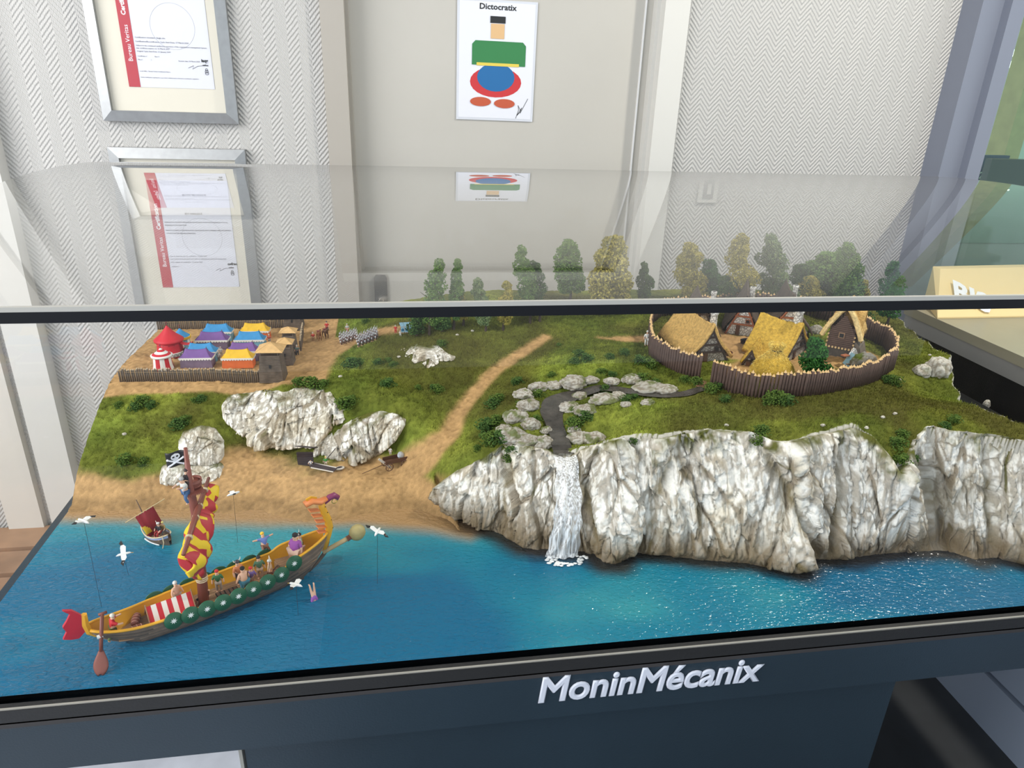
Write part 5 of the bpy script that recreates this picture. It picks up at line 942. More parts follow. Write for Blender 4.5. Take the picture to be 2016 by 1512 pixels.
# mast, crow's nest, yard and furled sail
def loc(p): return Matrix.Rotation(-SRZ,4,'Z')@(Vector(p)-A)
mbse=az(402,1190,WZ+DZ); my=mbse.y; mt=ay(365,882,my); m0=loc(mbse); m1=loc(mt); mid=loc(ay(385,1010,my)); 
mastm=M('mast_red_brown',(.22,.065,.045),.45,.08,60)
mb=MB(); mb.tube([m0,mid,loc(ay(375,965,my)),m1],[.0068,.0055,.0045,.0022],12); mb.build('mast',mastm,ship,smooth=True)
mb=MB(); [mb.tube([m0.lerp(mid,t),m0.lerp(mid,t+.008)],.0074,10) for t in (.28,.30,.32)]; mb.build('mast_rope',M('cream_rope',(.60,.50,.32),.8),ship)
cn=loc(ay(376,968,my)); MB().box(cn+Vector((.002,.004,.000)),(.024,.026,.0016)).build('lookout_platform',mastm,ship)
tw=MB(); [tw.box(cn+Vector((-.010+.0022*k,-.009,-.0012)),(.0012,.0008,.0016)) for k in range(11)]; tw.build('platform_fringe',mastm,ship)
mb=MB(); mb.lathe([(.0075,0),(.0095,.012),(.0088,.012),(.007,.001)],16,c=tuple(cn+Vector((.006,.006,.001)))); [mb.lathe([(.0086+.0008*k,.003+.005*k),(.0089+.0008*k,.0042+.005*k)],16,c=tuple(cn+Vector((.006,.006,.001)))) for k in (0,1)]; mb.build('lookout_tub',oarm,ship,smooth=True)
zy=ay(386,1000,my).z; y1=loc(az(411,941,zy+.004)); y2=loc(az(361,1092,zy-.001)); mb=MB(); mb.tube([y1,(y1+y2)/2+Vector((0,0,.001)),y2],[.0020,.0040,.0022],10); mb.build('yard',oarm,ship,smooth=True)
mb=MB()
for t in (.18,.40,.55,.80):
    q=y1.lerp(y2,t); d=(y2-y1).normalized()*.001; [mb.tube([q+d*k,q+d*(k+.8)],.0045,8) for k in (0,1,2)]
mb.build('yard_rope',M('cream_rope'),ship)
sm=bpy.data.materials.new('red_yellow_sail'); sm.use_nodes=True; N=sm.node_tree.nodes; L=sm.node_tree.links; b=N['Principled BSDF']; b.inputs['Roughness'].default_value=.55; tc=N.new('ShaderNodeTexCoord'); vo=N.new('ShaderNodeTexVoronoi'); vo.inputs['Scale'].default_value=75; L.new(tc.outputs['Object'],vo.inputs['Vector']); sx_=N.new('ShaderNodeSeparateColor'); L.new(vo.outputs['Color'],sx_.inputs[0]); rr=N.new('ShaderNodeValToRGB'); rr.color_ramp.interpolation='CONSTANT'; rr.color_ramp.elements[0].color=(.42,.02,.03,1); rr.color_ramp.elements[1].position=.52; rr.color_ramp.elements[1].color=(.72,.50,.01,1); L.new(sx_.outputs[0],rr.inputs[0]); L.new(rr.outputs[0],b.inputs[0])
yd=(y2-y1); side=Vector((-yd.y,yd.x,0)).normalized()
for n_,(t0,t1,dr,bul,sgn) in enumerate(((.06,.50,.030,.010,1),(.46,1.0,.050,.013,1),(.50,.85,.070,.011,-1))):
    def sf(u,v):
        t=t0+(t1-t0)*u; q=y1+yd*t; sag=dr*(.45+.55*math.sin(math.pi*min(1,u*1.0))**.6)*v; return q+side*sgn*(.002+bul*math.sin(math.pi*v)*(1+.3*math.sin(u*17)))+Vector((0,0,-.002-sag))+side*.0015*math.sin(u*23+v*5)
    mb=MB(); mb.grid(sf,20,16,thick=tuple(side*-.004*sgn)); mb.build('furled_sail',sm,ship,smooth=True)
# pirate flag
fm=ship; fp=loc(ay(366,905,my)); e1=MB(); fwv=lambda u,v:fp+Vector((-.026*u,.004*math.sin(u*6)+.0015*math.sin(v*5),.016-.021*v-.002*u)); 
fx=Matrix.Rotation(-SRZ,4,'Z')
def flagp(u,v,o=0): return fp+fx@Vector((-.022*u,.003*math.sin(u*6)-o,.012-.019*v-.002*u))
mb=MB(); mb.grid(lambda u,v:flagp(u,v),12,8,thick=tuple(fx@Vector((0,.0008,0)))); mb.build('black_flag',M('flag_black',(.012,.012,.014),.5),ship,smooth=True)
mb=MB()
for (cu_,cv_,ru,rv) in ((.5,.32,.20,.22),(.5,.55,.12,.10)): mb.grid(lambda u,v:flagp(cu_+ru*(2*u-1)*math.sqrt(max(0,1-(2*v-1)**2)),cv_+rv*(2*v-1),.0008),8,8)
for s in (-1,1): mb.tube([flagp(.5-.38*s,.45,.0010),flagp(.5+.36*s,.9,.0010)],.0011,5); mb.sph(flagp(.5-.38*s,.45,.001),.0015,6,4); mb.sph(flagp(.5+.36*s,.9,.001),.0015,6,4)
mb.build('skull_mark',M('pure_white'),ship); mb=MB(); [mb.grid(lambda u,v:flagp(.5+s*.08+.045*(2*u-1),.32+.05*(2*v-1),.0011),2,2) for s in (-1,1)]; mb.build('eye_sockets',ink,ship)
# awning tent on deck + barrels
x0,x1_=sp(.205),sp(.385)
aw=empty('deck_tent',ship.matrix_world@Vector((0,0,0)),0,'small red and white striped awning tent on the longship deck','tent'); aw.location=A; aw.rotation_euler=(0,0,SRZ)
for k in range(9):
    xa_,xb_=x0+(x1_-x0)*k/9,x0+(x1_-x0)*(k+1)/9; mb=MB()
    for s in (-1,1): mb.add([(xa_,0.003,DZ+.024),(xb_,.003,DZ+.024),(xb_,.003+s*.0185,DZ+.001),(xa_,.003+s*.0185,DZ+.001)],[(0,1,2,3)])
    mb.build('cloth_stripe',red if k%2==0 else wcl,aw)
for x in (x0,x1_):
    mb=MB(); [mb.tube([(x,.003+s*.0190,DZ),(x,.002-s*.001,DZ+.0275)],.0008,5) for s in (-1,1)]; mb.build('tent_frame',M('pale_frame'),aw)
def w(u,v,z): return ship_m@Vector((sp(u),v,z))
ship_m=Matrix.Translation(A)@Matrix.Rotation(SRZ,4,'Z')
def barrel(u,v,rz,label,up=False):
    p=w(u,v,DZ+.0008+.005); e=empty('barrel',p,rz+SRZ,label,'barrel'); mb=MB(); pr=[(.0040,-.009),(.0050,-.005),(.0054,0),(.0050,.005),(.0040,.009)]
    mb.lathe(pr,12); o=mb.build('staves',oarm,e,smooth=True); o.rotation_euler=(0,math.pi/2,0) if not up else (0,0,0)
    mb=MB(); [mb.lathe([(rr_,z),(rr_,z+.0008)],12) for rr_,z in ((.0046,-.0075),(.0055,-.003),(.0055,.0022),(.0046,.007))]; o2=mb.build('studded_hoops',M('hoop_pale',(.5,.3,.25),.5),e); o2.rotation_euler=o.rotation_euler
barrel(.150,-.008,.1,'dark red barrel lying near the rail, left of the striped awning'); barrel(.165,.010,1.2,'dark red barrel on the far side of the deck, behind the striped awning')
mb=MB(); [mb.tube([tuple(w(.925+.018*math.cos(a),.018*SHL*1.0*math.sin(a)*.9,deckz(.9)+.0018)) for a in [i*math.pi/8 for i in range(17)]],.0016,6)]; tag(mb.build('rope_coil',M('cream_rope'),smooth=True),'cream rope coil lying on the raised bow deck','rope')
FH=.034
D_=lambda u,v:w(u,v,deckz(u)+.0012)
figure(D_(.075,-.006),FH,'man figurine in red shirt leaning on the steering oar at the stern','reach',SRZ+1.6,(.55,.02,.03),(.12,.16,.04),hair=(.75,.7,.6))
figure(w(.335,.012,DZ+.004),FH,'bare chested figurine standing behind the striped awning','stand',SRZ+.4,None,(.5,.4,.3),hair=(.7,.7,.65))
figure(D_(.43,.004),FH,'running figurine in red shirt and black trousers with yellow pack, beside the awning','run',SRZ+1.5,(.45,.02,.03),(.012,.012,.016),hair=(.80,.50,.02))
figure(D_(.505,.012),FH*.95,'figurine in green coat and red cap standing right behind the mast','stand',SRZ-.3,(.03,.14,.05),(.4,.35,.3),hair=(.5,.02,.02))
figure(D_(.595,.012),FH*1.05,'figurine in orange shirt and dark white plumed hat at the far rail','stand',SRZ+.3,(.55,.20,.08),(.06,.03,.03),helmet=(.05,.05,.06),horns=True)
figure(D_(.595,-.010),FH*1.15,'broad bare backed figurine with blue shorts and black hair','stand',SRZ+3.4,None,(.03,.17,.26),hair=(.01,.01,.01),fat=1.25)
figure(D_(.635,-.004),FH*.9,'small figurine in purple shirt with red hair','stand',SRZ+2.6,(.16,.10,.30),(.5,.3,.2),hair=(.55,.03,.03))
figure(D_(.685,.008),FH*1.0,'figurine with black wide hat and green tunic amidships','stand',SRZ-.2,(.07,.16,.09),(.5,.35,.25),helmet=(.015,.015,.015))
figure(D_(.715,-.008),FH*1.0,'figurine in beige coat raising a sword, nearest to the deck ladder','spread',SRZ+1.2,(.45,.33,.22),(.18,.07,.04),helmet=(.5,.5,.48),horns=True,weapon=True)
figure(D_(.845,-.006),FH*1.35,'largest figurine, round, in a purple robe on the bow deck','stand',SRZ-1.0,(.30,.07,.33),(.62,.42,.32),fat=1.6,hair=(.02,.015,.015))
figure(D_(.880,.006),FH*1.05,'figurine with dark winged helmet behind the purple robed one','stand',SRZ-2.0,(.35,.42,.35),(.02,.02,.02),helmet=(.03,.03,.03),horns=True)
figure(w(.745,.030,.028),FH*1.0,'blond figurine in blue falling overboard with arms spread','spread',SRZ+.2,(.13,.20,.50),(.22,.10,.06),hair=(.75,.48,.04),tilt=(-.35,.1))
figure(w(.875,.045,.010),.018,'small green parrot figurine flying over the far bow rail','spread',SRZ,(.05,.30,.04),(.05,.30,.04),hair=(.05,.25,.04),name='parrot',cat='bird')
figure(ship_m@(mid+Vector((-.008,-.004,.020))),FH*1.0,'grey haired figurine climbing the mast below the lookout','reach',SRZ-1.3,(.6,.6,.58),(.05,.12,.25),hair=(.4,.4,.4))
figure(ship_m@(cn+Vector((-.002,-.001,.002))),FH*.85,'dark figurine standing in the lookout tub at the mast top','stand',SRZ+.5,(.03,.02,.02),(.05,.03,.03),hair=(.03,.02,.02),helmet=(.04,.02,.02))
# diver upside down in the sea
p=az(616,1178,WZ); q=figure(p+Vector((0,0,.024)),.030,'figurine in a purple striped suit diving head first into the sea','dive',.5,(.30,.10,.40),None,tilt=(math.pi*.93,0))
# ------------------------------------------------------------------ small sailing boat
bp0=az(312,1064,WZ); bdv=az(343,1074,WZ)-az(285,1052,WZ); bt=empty('sailing_boat',bp0,math.atan2(bdv.y,bdv.x),'small brown sailing boat with a torn red and yellow sail near the beach','boat')
bL=.052
def bh(u,v,s): 
    bw=.0135*max(0,math.sin(math.pi*min(1,(u+.06)/1.08)))**.6; return (-bL/2+bL*u,s*bw*math.sin(v*math.pi/2)**.6,-.003+(.017+.006*(2*u-1)**2)*v**1.2)
for s in (-1,1):
    for k in range(5):
        mb=MB(); mb.grid(lambda u,v:bh(u,(k+v)/5,s),24,2); mb.build('hull_plank',M('blue_white_paint',(.35,.42,.62),.5) if k==4 and s else hullm,bt,smooth=True)
    mb=MB(); mb.tube([bh(i/24,1,s) for i in range(25)],.0010,6); mb.build('rail',M('cream_rope'),bt,smooth=True)
mb=MB(); mb.grid(lambda u,v:(-bL/2+bL*(.06+.88*u),(-1+2*v)*.011*math.sin(math.pi*(.06+.88*u))**.6,.006),16,4); mb.build('deck',deckm,bt)
for x in (-.012,.0,.014): MB().box((x,0,.011),(.004,.021,.0012)).build('bench',deckm,bt)
bm_=Matrix.Translation(bp0)@Matrix.Rotation(bt.rotation_euler.z,4,'Z'); bi=bm_.inverted()
by_=bp0.y; T0=bi@ay(300,1050,by_); T1=bi@ay(268,984,by_); spm=M('tent_pole'); MB().tube([T0+Vector((0,0,0)),T1],[.0016,.0007],8).build('mast',spm,bt,smooth=True)
Yl=bi@ay(247,1029,by_-.012); Yr=bi@ay(324,982,by_+.012); MB().tube([Yl,Yr],[.0007,.0007],6).build('yard',M('ram_pale_wood'),bt)
s0=Yl.lerp(Yr,.24); s1=Yl.lerp(Yr,.70); b0=bi@ay(292,1059,by_-.010); b1=bi@ay(325,1037,by_+.012); 
def slf(u,v): a_=s0.lerp(s1,u); b__=b0.lerp(b1,u); n_=Vector((.6,-.6,.2)); return a_.lerp(b__,v)+n_*(.006*math.sin(math.pi*v)*math.sin(math.pi*u)+.001*math.sin(u*15))
mb=MB(); mb.grid(slf,14,14,mif=lambda i,j:1 if (7<=j<=11 and i<5 and i+ (11-j)<7) else 0); mb.build('sail',[M('dark_red_sail',(.24,.008,.012),.6,.15,60),M('sail_yellow',(.62,.40,.01),.6)],bt,smooth=True)
mb=MB()
for k in range(7): mb.tube([Yl.lerp(Yr,.24+.07*k),slf(k/6.5 if k<6.5 else 1,.03)],.0005,4)
mb.build('sail_ties',M('cream_rope'),bt); mb=MB(); mb.tube([(bL*.40,-.008,.019),(bL*.47,-.010,.010),(bL*.44,-.012,.001)],.0007,5); mb.build('mooring_rope',M('cream_rope'),bt)
figure(bp0+Vector((.006,-.006,.008)),.026,'tiny figurine with a white winged helmet sitting in the small boat','sit',-.6,(.02,.02,.02),(.3,.02,.02),helmet=(.6,.6,.58),horns=True); figure(bp0+Vector((.010,-.001,.008)),.024,'tiny blond figurine behind the winged helmet in the small boat','sit',-.4,(.35,.25,.1),(.1,.1,.1),hair=(.7,.6,.2))
mb=MB(); [mb.sph((bh(u,0,-1)[0],bh(u,.3,-1)[1]-.001,.0008),(.0028,.0012,.0008),6,4) for u in [i/22 for i in range(3,16)]]; mb.build('bow_foam',fw,bt)
# ------------------------------------------------------------------ gulls on wires
def gull(px,py,bx_,by2,label,rz,bank=0,s_=1):
    b=az(bx_,by2,WZ); t=ay(px,py,b.y); e=empty('seagull',t,rz,label,'bird','seagulls on thin wires'); e.scale=(s_,)*3
    mb=MB(); mb.tube([(-.009,0,.0),(-.006,0,.0008),(0,0,.001),(.005,0,.001),(.008,0,.0012),(.010,0,.0005)],[.0004,.0016,.0022,.0018,.0014,.0003],8); mb.build('body',M('gull_white',(.80,.80,.78),.6),e,smooth=True)
    for s in (-1,1):
        mb=MB(); k=Vector((0,s,bank*s)); mb.add([(.003,0,.0015),(.004,s*.007,.0035+bank*s*.005),(-.001,s*.013,.003+bank*s*.009),(-.003,s*.007,.0030+bank*s*.005),(-.003,0,.0012)],[(0,1,2,3,4)]); o=mb.build('wing',[M('gull_white')],e); sl=o.modifiers.new('t','SOLIDIFY'); sl.thickness=.0006
        mb=MB(); mb.add([(.0015,s*.010,.0034+bank*s*.007),(-.001,s*.016,.0028+bank*s*.012),(-.004,s*.0125,.0028+bank*s*.009),(-.002,s*.0095,.0034+bank*s*.0065)],[(0,1,2,3)]); o=mb.build('wing_tip',ink,e); sl=o.modifiers.new('t','SOLIDIFY'); sl.thickness=.0007
    mb=MB(); mb.tube([(.0098,0,.0006),(.0125,0,0)],[.0005,.0002],5); mb.build('beak',yellow,e)
    w2_=link('wire',MB().tube([(0,0,0),(Vector(b)-t)*(1/s_)],.00022,4).mesh('wire'),e,ink); w2_.rotation_euler=(0,0,-rz); return e
gull(165,1027,200,1195,'white seagull with dark wingtips flying highest over the left edge',2.6,.3); gull(243,1092,253,1132,'white seagull banking steeply left of the longship mast',.3,.9); gull(459,973,468,1068,'white seagull over the beach right of the mast',.5,-.4)
gull(743,1048,743,1150,'white seagull farthest right over the sea',1.2,.6); gull(583,1152,587,1212,'white seagull low over the sea beside the longship bow',2.7,.2)
# ------------------------------------------------------------------ legion, carts and catapult
sil=M('legion_silver',(.50,.51,.54),.3,metal=.4); 
mb=MB(); mb.lathe([(.0016,0),(.0018,.004),(.0021,.008),(.0015,.0105),(.0013,.0115)],7,mi=2); mb.sph((0,0,.0132),.0018,7,5); mb.tube([(0,0,.0148),(0,0,.0166)],[.0011,.0004],5); mb.tube([(.0024,0,.0),(.0026,-.001,.020)],.0003,4,mi=0); mb.box((-.0012,-.0017,.0060),(.0028,.0007,.0052)); mb.box((0,0,-.0003),(.006,.006,.0008),mi=1); mb.tube([(-.001,0,0),(-.001,0,.004)],.001,5,mi=1)
sol=mb.mesh('soldier',True); sol.materials.append(sil);  sol.materials.append(M('base_sand',(.5,.33,.18),.8)); sol.materials.append(M('tunic_brown_red',(.14,.07,.06),.7))
ang=-.35
def block(px0,py0,nx_,ny_,grp,nm):
    p0=ground(px0,py0)
    for i in range(nx_):
        for j in range(ny_):
            x=p0.x+.0076*i*math.cos(.35)-.0062*j*math.sin(.2)+R_.uniform(-.0006,.0006); x+=.0038*(j%2); y=p0.y+.0062*i*math.sin(.35)+.0098*j+R_.uniform(-.001,.001); o=link('soldier',sol); o.location=(x,y,gz(x,y)+.0007); o.rotation_euler=(0,0,R_.uniform(-.3,.3)); tag(o,'silver soldier figurine, %s rank in the %s block, %s'%(['front','second','third','fourth','rear'][j],nm,['leftmost','second from left','third from left','fourth from left','fifth from left','sixth from left'][i]),'figurine',grp)
block(672,679,5,5,'left block of silver soldiers','left'); block(706,683,6,5,'right block of silver soldiers','right')
# blue shield formation
p=ground(803,652); tt_=empty('shield_formation',(p.x,p.y,p.z),.12,'block of pale blue shields with round bosses marching by the dark trees','figurine')
sb_=M('shield_blue',(.25,.45,.58),.5); db=M('boss_blue',(.02,.12,.22),.4)
for i in range(4):
    MB().box((-.012+.0082*i,-.010,.007),(.0074,.0010,.011)).build('front_shield',sb_,tt_); mb=MB(); mb.lathe([(.0030,0),(.0026,.0006)],12); o=mb.build('boss',db,tt_); o.location=(-.012+.0082*i,-.0106,.007); o.rotation_euler=(math.pi/2,0,0)
    for j in range(4): MB().box((-.012+.0082*i,-.0055+.0062*j,.0135+.0004*(j%2)),(.0074,.0056,.0009),rot=Euler((.12,0,0))).build('roof_shield',sb_,tt_)
mb=MB(); [mb.tube([(-.012+.0082*i+s*.0015,-.009,-.001),(-.012+.0082*i+s*.0015,-.009,.002)],.0007,5) for i in range(4) for s in (-1,1)]; mb.build('feet',skin_m,tt_)
def fg(px,py,h,lb,**k): return figure(ground(px,py)+Vector((0,0,.0)),h,lb,**k)
fg(779,656,.017,'red cloaked officer figurine leading the blue shields',top=(.5,.02,.02),bot=(.45,.02,.02),helmet=(.5,.5,.45)); fg(788,662,.012,'tiny white dog like figurine on the grass below the blue shields',pose='reach',top=(.7,.7,.68),bot=(.7,.7,.68),hair=(.7,.7,.7))
fg(644,652,.022,'tall red officer figurine with dark plume behind the horses',top=(.45,.02,.02),bot=(.3,.02,.02),helmet=(.05,.05,.05)); fg(617,672,.020,'red figurine with a spear left of the horses',top=(.4,.03,.02),bot=(.35,.2,.1),helmet=(.4,.35,.3),weapon=True)
fg(684,655,.020,'silver officer figurine standing behind the left soldier block',top=(.45,.45,.46),bot=(.5,.2,.15),helmet=(.5,.5,.5)); fg(436,700,.018,'upper white figurine in the lane between the tents',top=(.6,.6,.58),bot=(.5,.45,.4),helmet=(.5,.5,.5)); fg(432,710,.018,'lower white figurine in the lane between the tents',top=(.6,.6,.58),bot=(.4,.35,.3),helmet=(.5,.5,.5)); fg(531,676,.020,'figurine with a red tunic at the right end of the rear tents',top=(.55,.12,.08),bot=(.5,.45,.4),hair=(.6,.55,.5))
fg(586,700,.022,'dark figurine pair member outside the small watchtower',top=(.10,.14,.12),bot=(.05,.05,.06),hair=(.4,.35,.3)); fg(1272,680,.030,'white bearded figurine standing outside the left palisade',top=(.75,.74,.70),bot=(.75,.74,.70),hair=(.7,.7,.68)); fg(1548,680,.020,'white fish seller figurine beside the chimney of the large golden hut',top=(.7,.7,.68),bot=(.4,.3,.25),pose='spread')
def horse(px,py,label,mcol,rz):
    p=ground(px,py); v=[(0,0,.62),(.25,0,.64),(.5,0,.62),(.68,0,.86),(.80,0,1.0),(.98,0,.90),(-.08,0,.60),(-.16,0,.30)]; e=[(0,1),(1,2),(2,3),(3,4),(4,5),(0,6),(6,7)]; r=[.15,.15,.15,.09,.08,.045,.04,.03]
    for x,rt in ((.0,0),(.5,2)):
        for s in (-1,1): i=len(v); v+=[(x,s*.10,.52),(x+(.05 if x else -.05),s*.10,.28),(x,s*.10,.02)]; e+=[(rt,i),(i,i+1),(i+1,i+2)]; r+=[.075,.045,.035]
    me=skinmesh('body',v,e,r); o=empty('horse',p,rz,label,'horse',sc_=.026); link('body',me,o,M('coat_'+str(int(mcol[0]*99)),mcol,.6)); mb=MB(); mb.tube([(.55,0,.82),(.66,0,1.0),(.78,0,1.10)],[.03,.04,.03],6); mb.build('mane',M('ink'),o)
    mb=MB(); [mb.tube([(.80,s*.04,1.06),(.79,s*.05,1.15)],[.02,.005],5) for s in (-1,1)]; mb.build('ears',o.children[0].data.materials[0],o); MB().box((.2,0,.80),(.26,.28,.05)).build('saddle',M('dark_red'),o)
horse(627,668,'brown horse at the left of the pair outside the camp',(.20,.08,.03),-1.2); horse(638,664,'darker brown horse behind the first one outside the camp',(.10,.045,.02),-1.0)
# beach cart and catapult
p=ground(778,918); ct_=empty('cart',p+Vector((0,0,.0045)),.38,'brown two axled wooden cart on the sandy path','cart'); cw=M('cart_wood',(.10,.045,.025),.6)
MB().box((0,0,.006),(.034,.013,.0012)).build('floor_board',cw,ct_); [MB().box((0,s*.0068,.009),(.034,.001,.006)).build('side_board',cw,ct_) for s in (-1,1)]
for x in (-.012,.012):
    for s in (-1,1):
        q=empty('wheel',(x,s*.0085,.0015),parent=ct_); q.rotation_euler=(math.pi/2,0,0); mb=MB(); mb.tube([(.0058*math.cos(a),.0058*math.sin(a),0) for a in [i*math.pi/8 for i in range(17)]],.0007,5,cap=False); mb.build('rim',cw,q); mb=MB(); [mb.tube([(0,0,0),(.0056*math.cos(a),.0056*math.sin(a),0)],.0004,4) for a in [i*math.pi/3 for i in range(6)]]; mb.build('spokes',cw,q)
MB().tube([(-.017,0,.004),(-.052,0,-.003)],.0005,5).build('shaft',cw,ct_)
mb=MB(); mb.lathe([(.0062,-.0004),(.0066,.0),(.004,.0018),(0,.0024)],16); o=mb.build('round_shield',sil,None); o.location=ct_.matrix_world@Vector((0,0,0)); o.location=p+Vector((.010,.004,.019)); o.rotation_euler=(1.0,.5,.3); tag(o,'round silver shield propped on the beach cart','shield')
o=MB().box((0,0,0),(.004,.0012,.030)).build('plank',M('pale_plank',(.6,.55,.48),.7)); o.location=p+Vector((-.017,-.006,.010)); o.rotation_euler=(.2,-.75,0); tag(o,'pale plank leaning on the left end of the beach cart','plank')
fg(769,905,.014,'tiny white figurine standing in the beach cart',top=(.75,.72,.68),bot=(.6,.5,.45)).location.z+=.010
p=ground(620,918); cat=empty('wrecked_boat',p,-.3,'broken half of a dark wooden hull and deck lying on the beach','wreck'); dk_=M('wreck_wood',(.045,.032,.035),.7,.25,80,.5,300)
for k in range(6): MB().box((-.010,-.004,.004+.0031*k),(.020,.0022,.0028),rot=Euler((.25,0,.05*k))).build('hull_board',dk_,cat)
for k in range(6): MB().box((-.010,.010-.003*k,.0215+.0015*k),(.022,.0030,.001),rot=Euler((-.45,0,0))).build('deck_board',dk_,cat)
MB().box((.014,-.006,.0035),(.032,.011,.0015),rot=Euler((0,.06,-.12))).build('keel_board',dk_,cat); mb=MB(); [mb.tube([(.000,s*.0055-.006,.0045),(.030,s*.0055-.009,.0035)],.0008,5) for s in (-1,1)]; mb.build('pale_trim',M('pale_plank'),cat); MB().tube([(.010,.002,.004),(.024,.012,.022)],.0005,5).build('broken_spar',dk_,cat)
cat.scale=(1.35,)*3; ct_.scale=(1.15,)*3
fg(613,922,.017,'white bearded figurine in front of the wrecked hull',top=(.72,.70,.70),bot=(.7,.68,.66),pose='reach'); fg(642,918,.018,'green clad figurine at the right end of the wrecked hull',top=(.05,.25,.05),bot=(.5,.4,.3),hair=(.75,.6,.15))
p=ground(669,925); e=empty('round_shield',p+Vector((0,0,.002)),.3,'dark oval shield with pale rim lying on the sand','shield'); mb=MB(); mb.lathe([(.0075,0),(.0085,.0015),(.0078,.0028)],18,sy=.6); mb.build('rim',M('pale_plank'),e,smooth=True); mb=MB(); mb.lathe([(.0074,.0012),(.004,.0034),(0,.004)],18,sy=.58); mb.build('face',dk_,e,smooth=True)
# ------------------------------------------------------------------ things on the wall
PY=WY+.05-.003
def wallp(px,py,y): return ay(px,py,y)
c=[wallp(x,y,PY) for x,y in ((903,1),(1062,5),(1050,243),(902,240))]; o0=(c[0]+c[1]+c[2]+c[3])/4; PW=.232; PHt=.330
ct2=wallp(977,122,PY); ps=empty('poster',(ct2.x,PY,ct2.z),label='laminated sheet headed Dictocratix taped to the door, coloured drawing and signature',cat='poster'); ps.rotation_euler=(0,math.radians(.5),0)
wl=(c[0]-c[1]).length/2; hl=(c[0]-c[3]).length/2
MB().box((0,0,0),(2*wl,.0008,2*hl)).build('laminate',M('laminate_edge',(.62,.64,.70),.15),ps); MB().box((0,-.0006,0),(2*wl-.012,.0008,2*hl-.012)).build('sheet',M('paper_white',(.74,.75,.82),.35),ps)
def flat(name,poly,colr,y=-.0012,z=.0,mname=None):
    mb=MB(); mb.prism([(x*wl,zz*hl) for x,zz in poly],0,.0002,mat=Matrix.Translation((0,y,0))@Matrix.Rotation(math.pi/2,4,'X')); return mb.build(name,M(mname or name+'_ink',colr,.4),ps)
def ell(cx,cz_,rx,rz_,n=24): return [(cx+rx*math.cos(i*2*math.pi/n),cz_+rz_*math.sin(i*2*math.pi/n)) for i in range(n)]
tx=text('heading','Dictocratix',(0,-.0014,hl*.845),.0195,M('ink'),ps,align='CENTER',off=.0004,sx=1.12)
flat('red_shape',ell(0,-.34,.66,.26),(.55,.03,.035),-.0012); flat('blue_shape',ell(0,-.26,.48,.24),(.01,.13,.35),-.0016)
flat('green_shape',[(-.62,-.06),(-.62,.28),(-.54,.34),(.66,.34),(.74,.28),(.74,-.06)],(.03,.20,.06),-.0020)
flat('yellow_band',[(-.50,-.02),(.58,-.02),(.58,-.07),(-.50,-.07)],(.70,.55,.08),-.0023); flat('tan_square',[(-.16,.38),(.18,.38),(.18,.62),(-.16,.62)],(.68,.44,.22),-.0020); flat('black_band',[(-.18,.63),(.20,.63),(.20,.74),(-.18,.74)],(.015,.015,.015),-.0020)
flat('orange_oval',ell(-.38,-.68,.27,.08),(.50,.09,.035),-.0024,mname='orange_ink'); flat('orange_oval',ell(.24,-.70,.27,.08),(.50,.09,.035),-.0024,mname='orange_ink')
sg=[(.55,-.95),(.62,-.80),(.60,-.72),(.68,-.82),(.58,-.90),(.70,-.76),(.66,-.86),(.85,-.60)]; mb=MB(); mb.tube([(x*wl,-.0015,z*hl) for x,z in sg],.0006,4); mb.build('signature',M('ink'),ps)
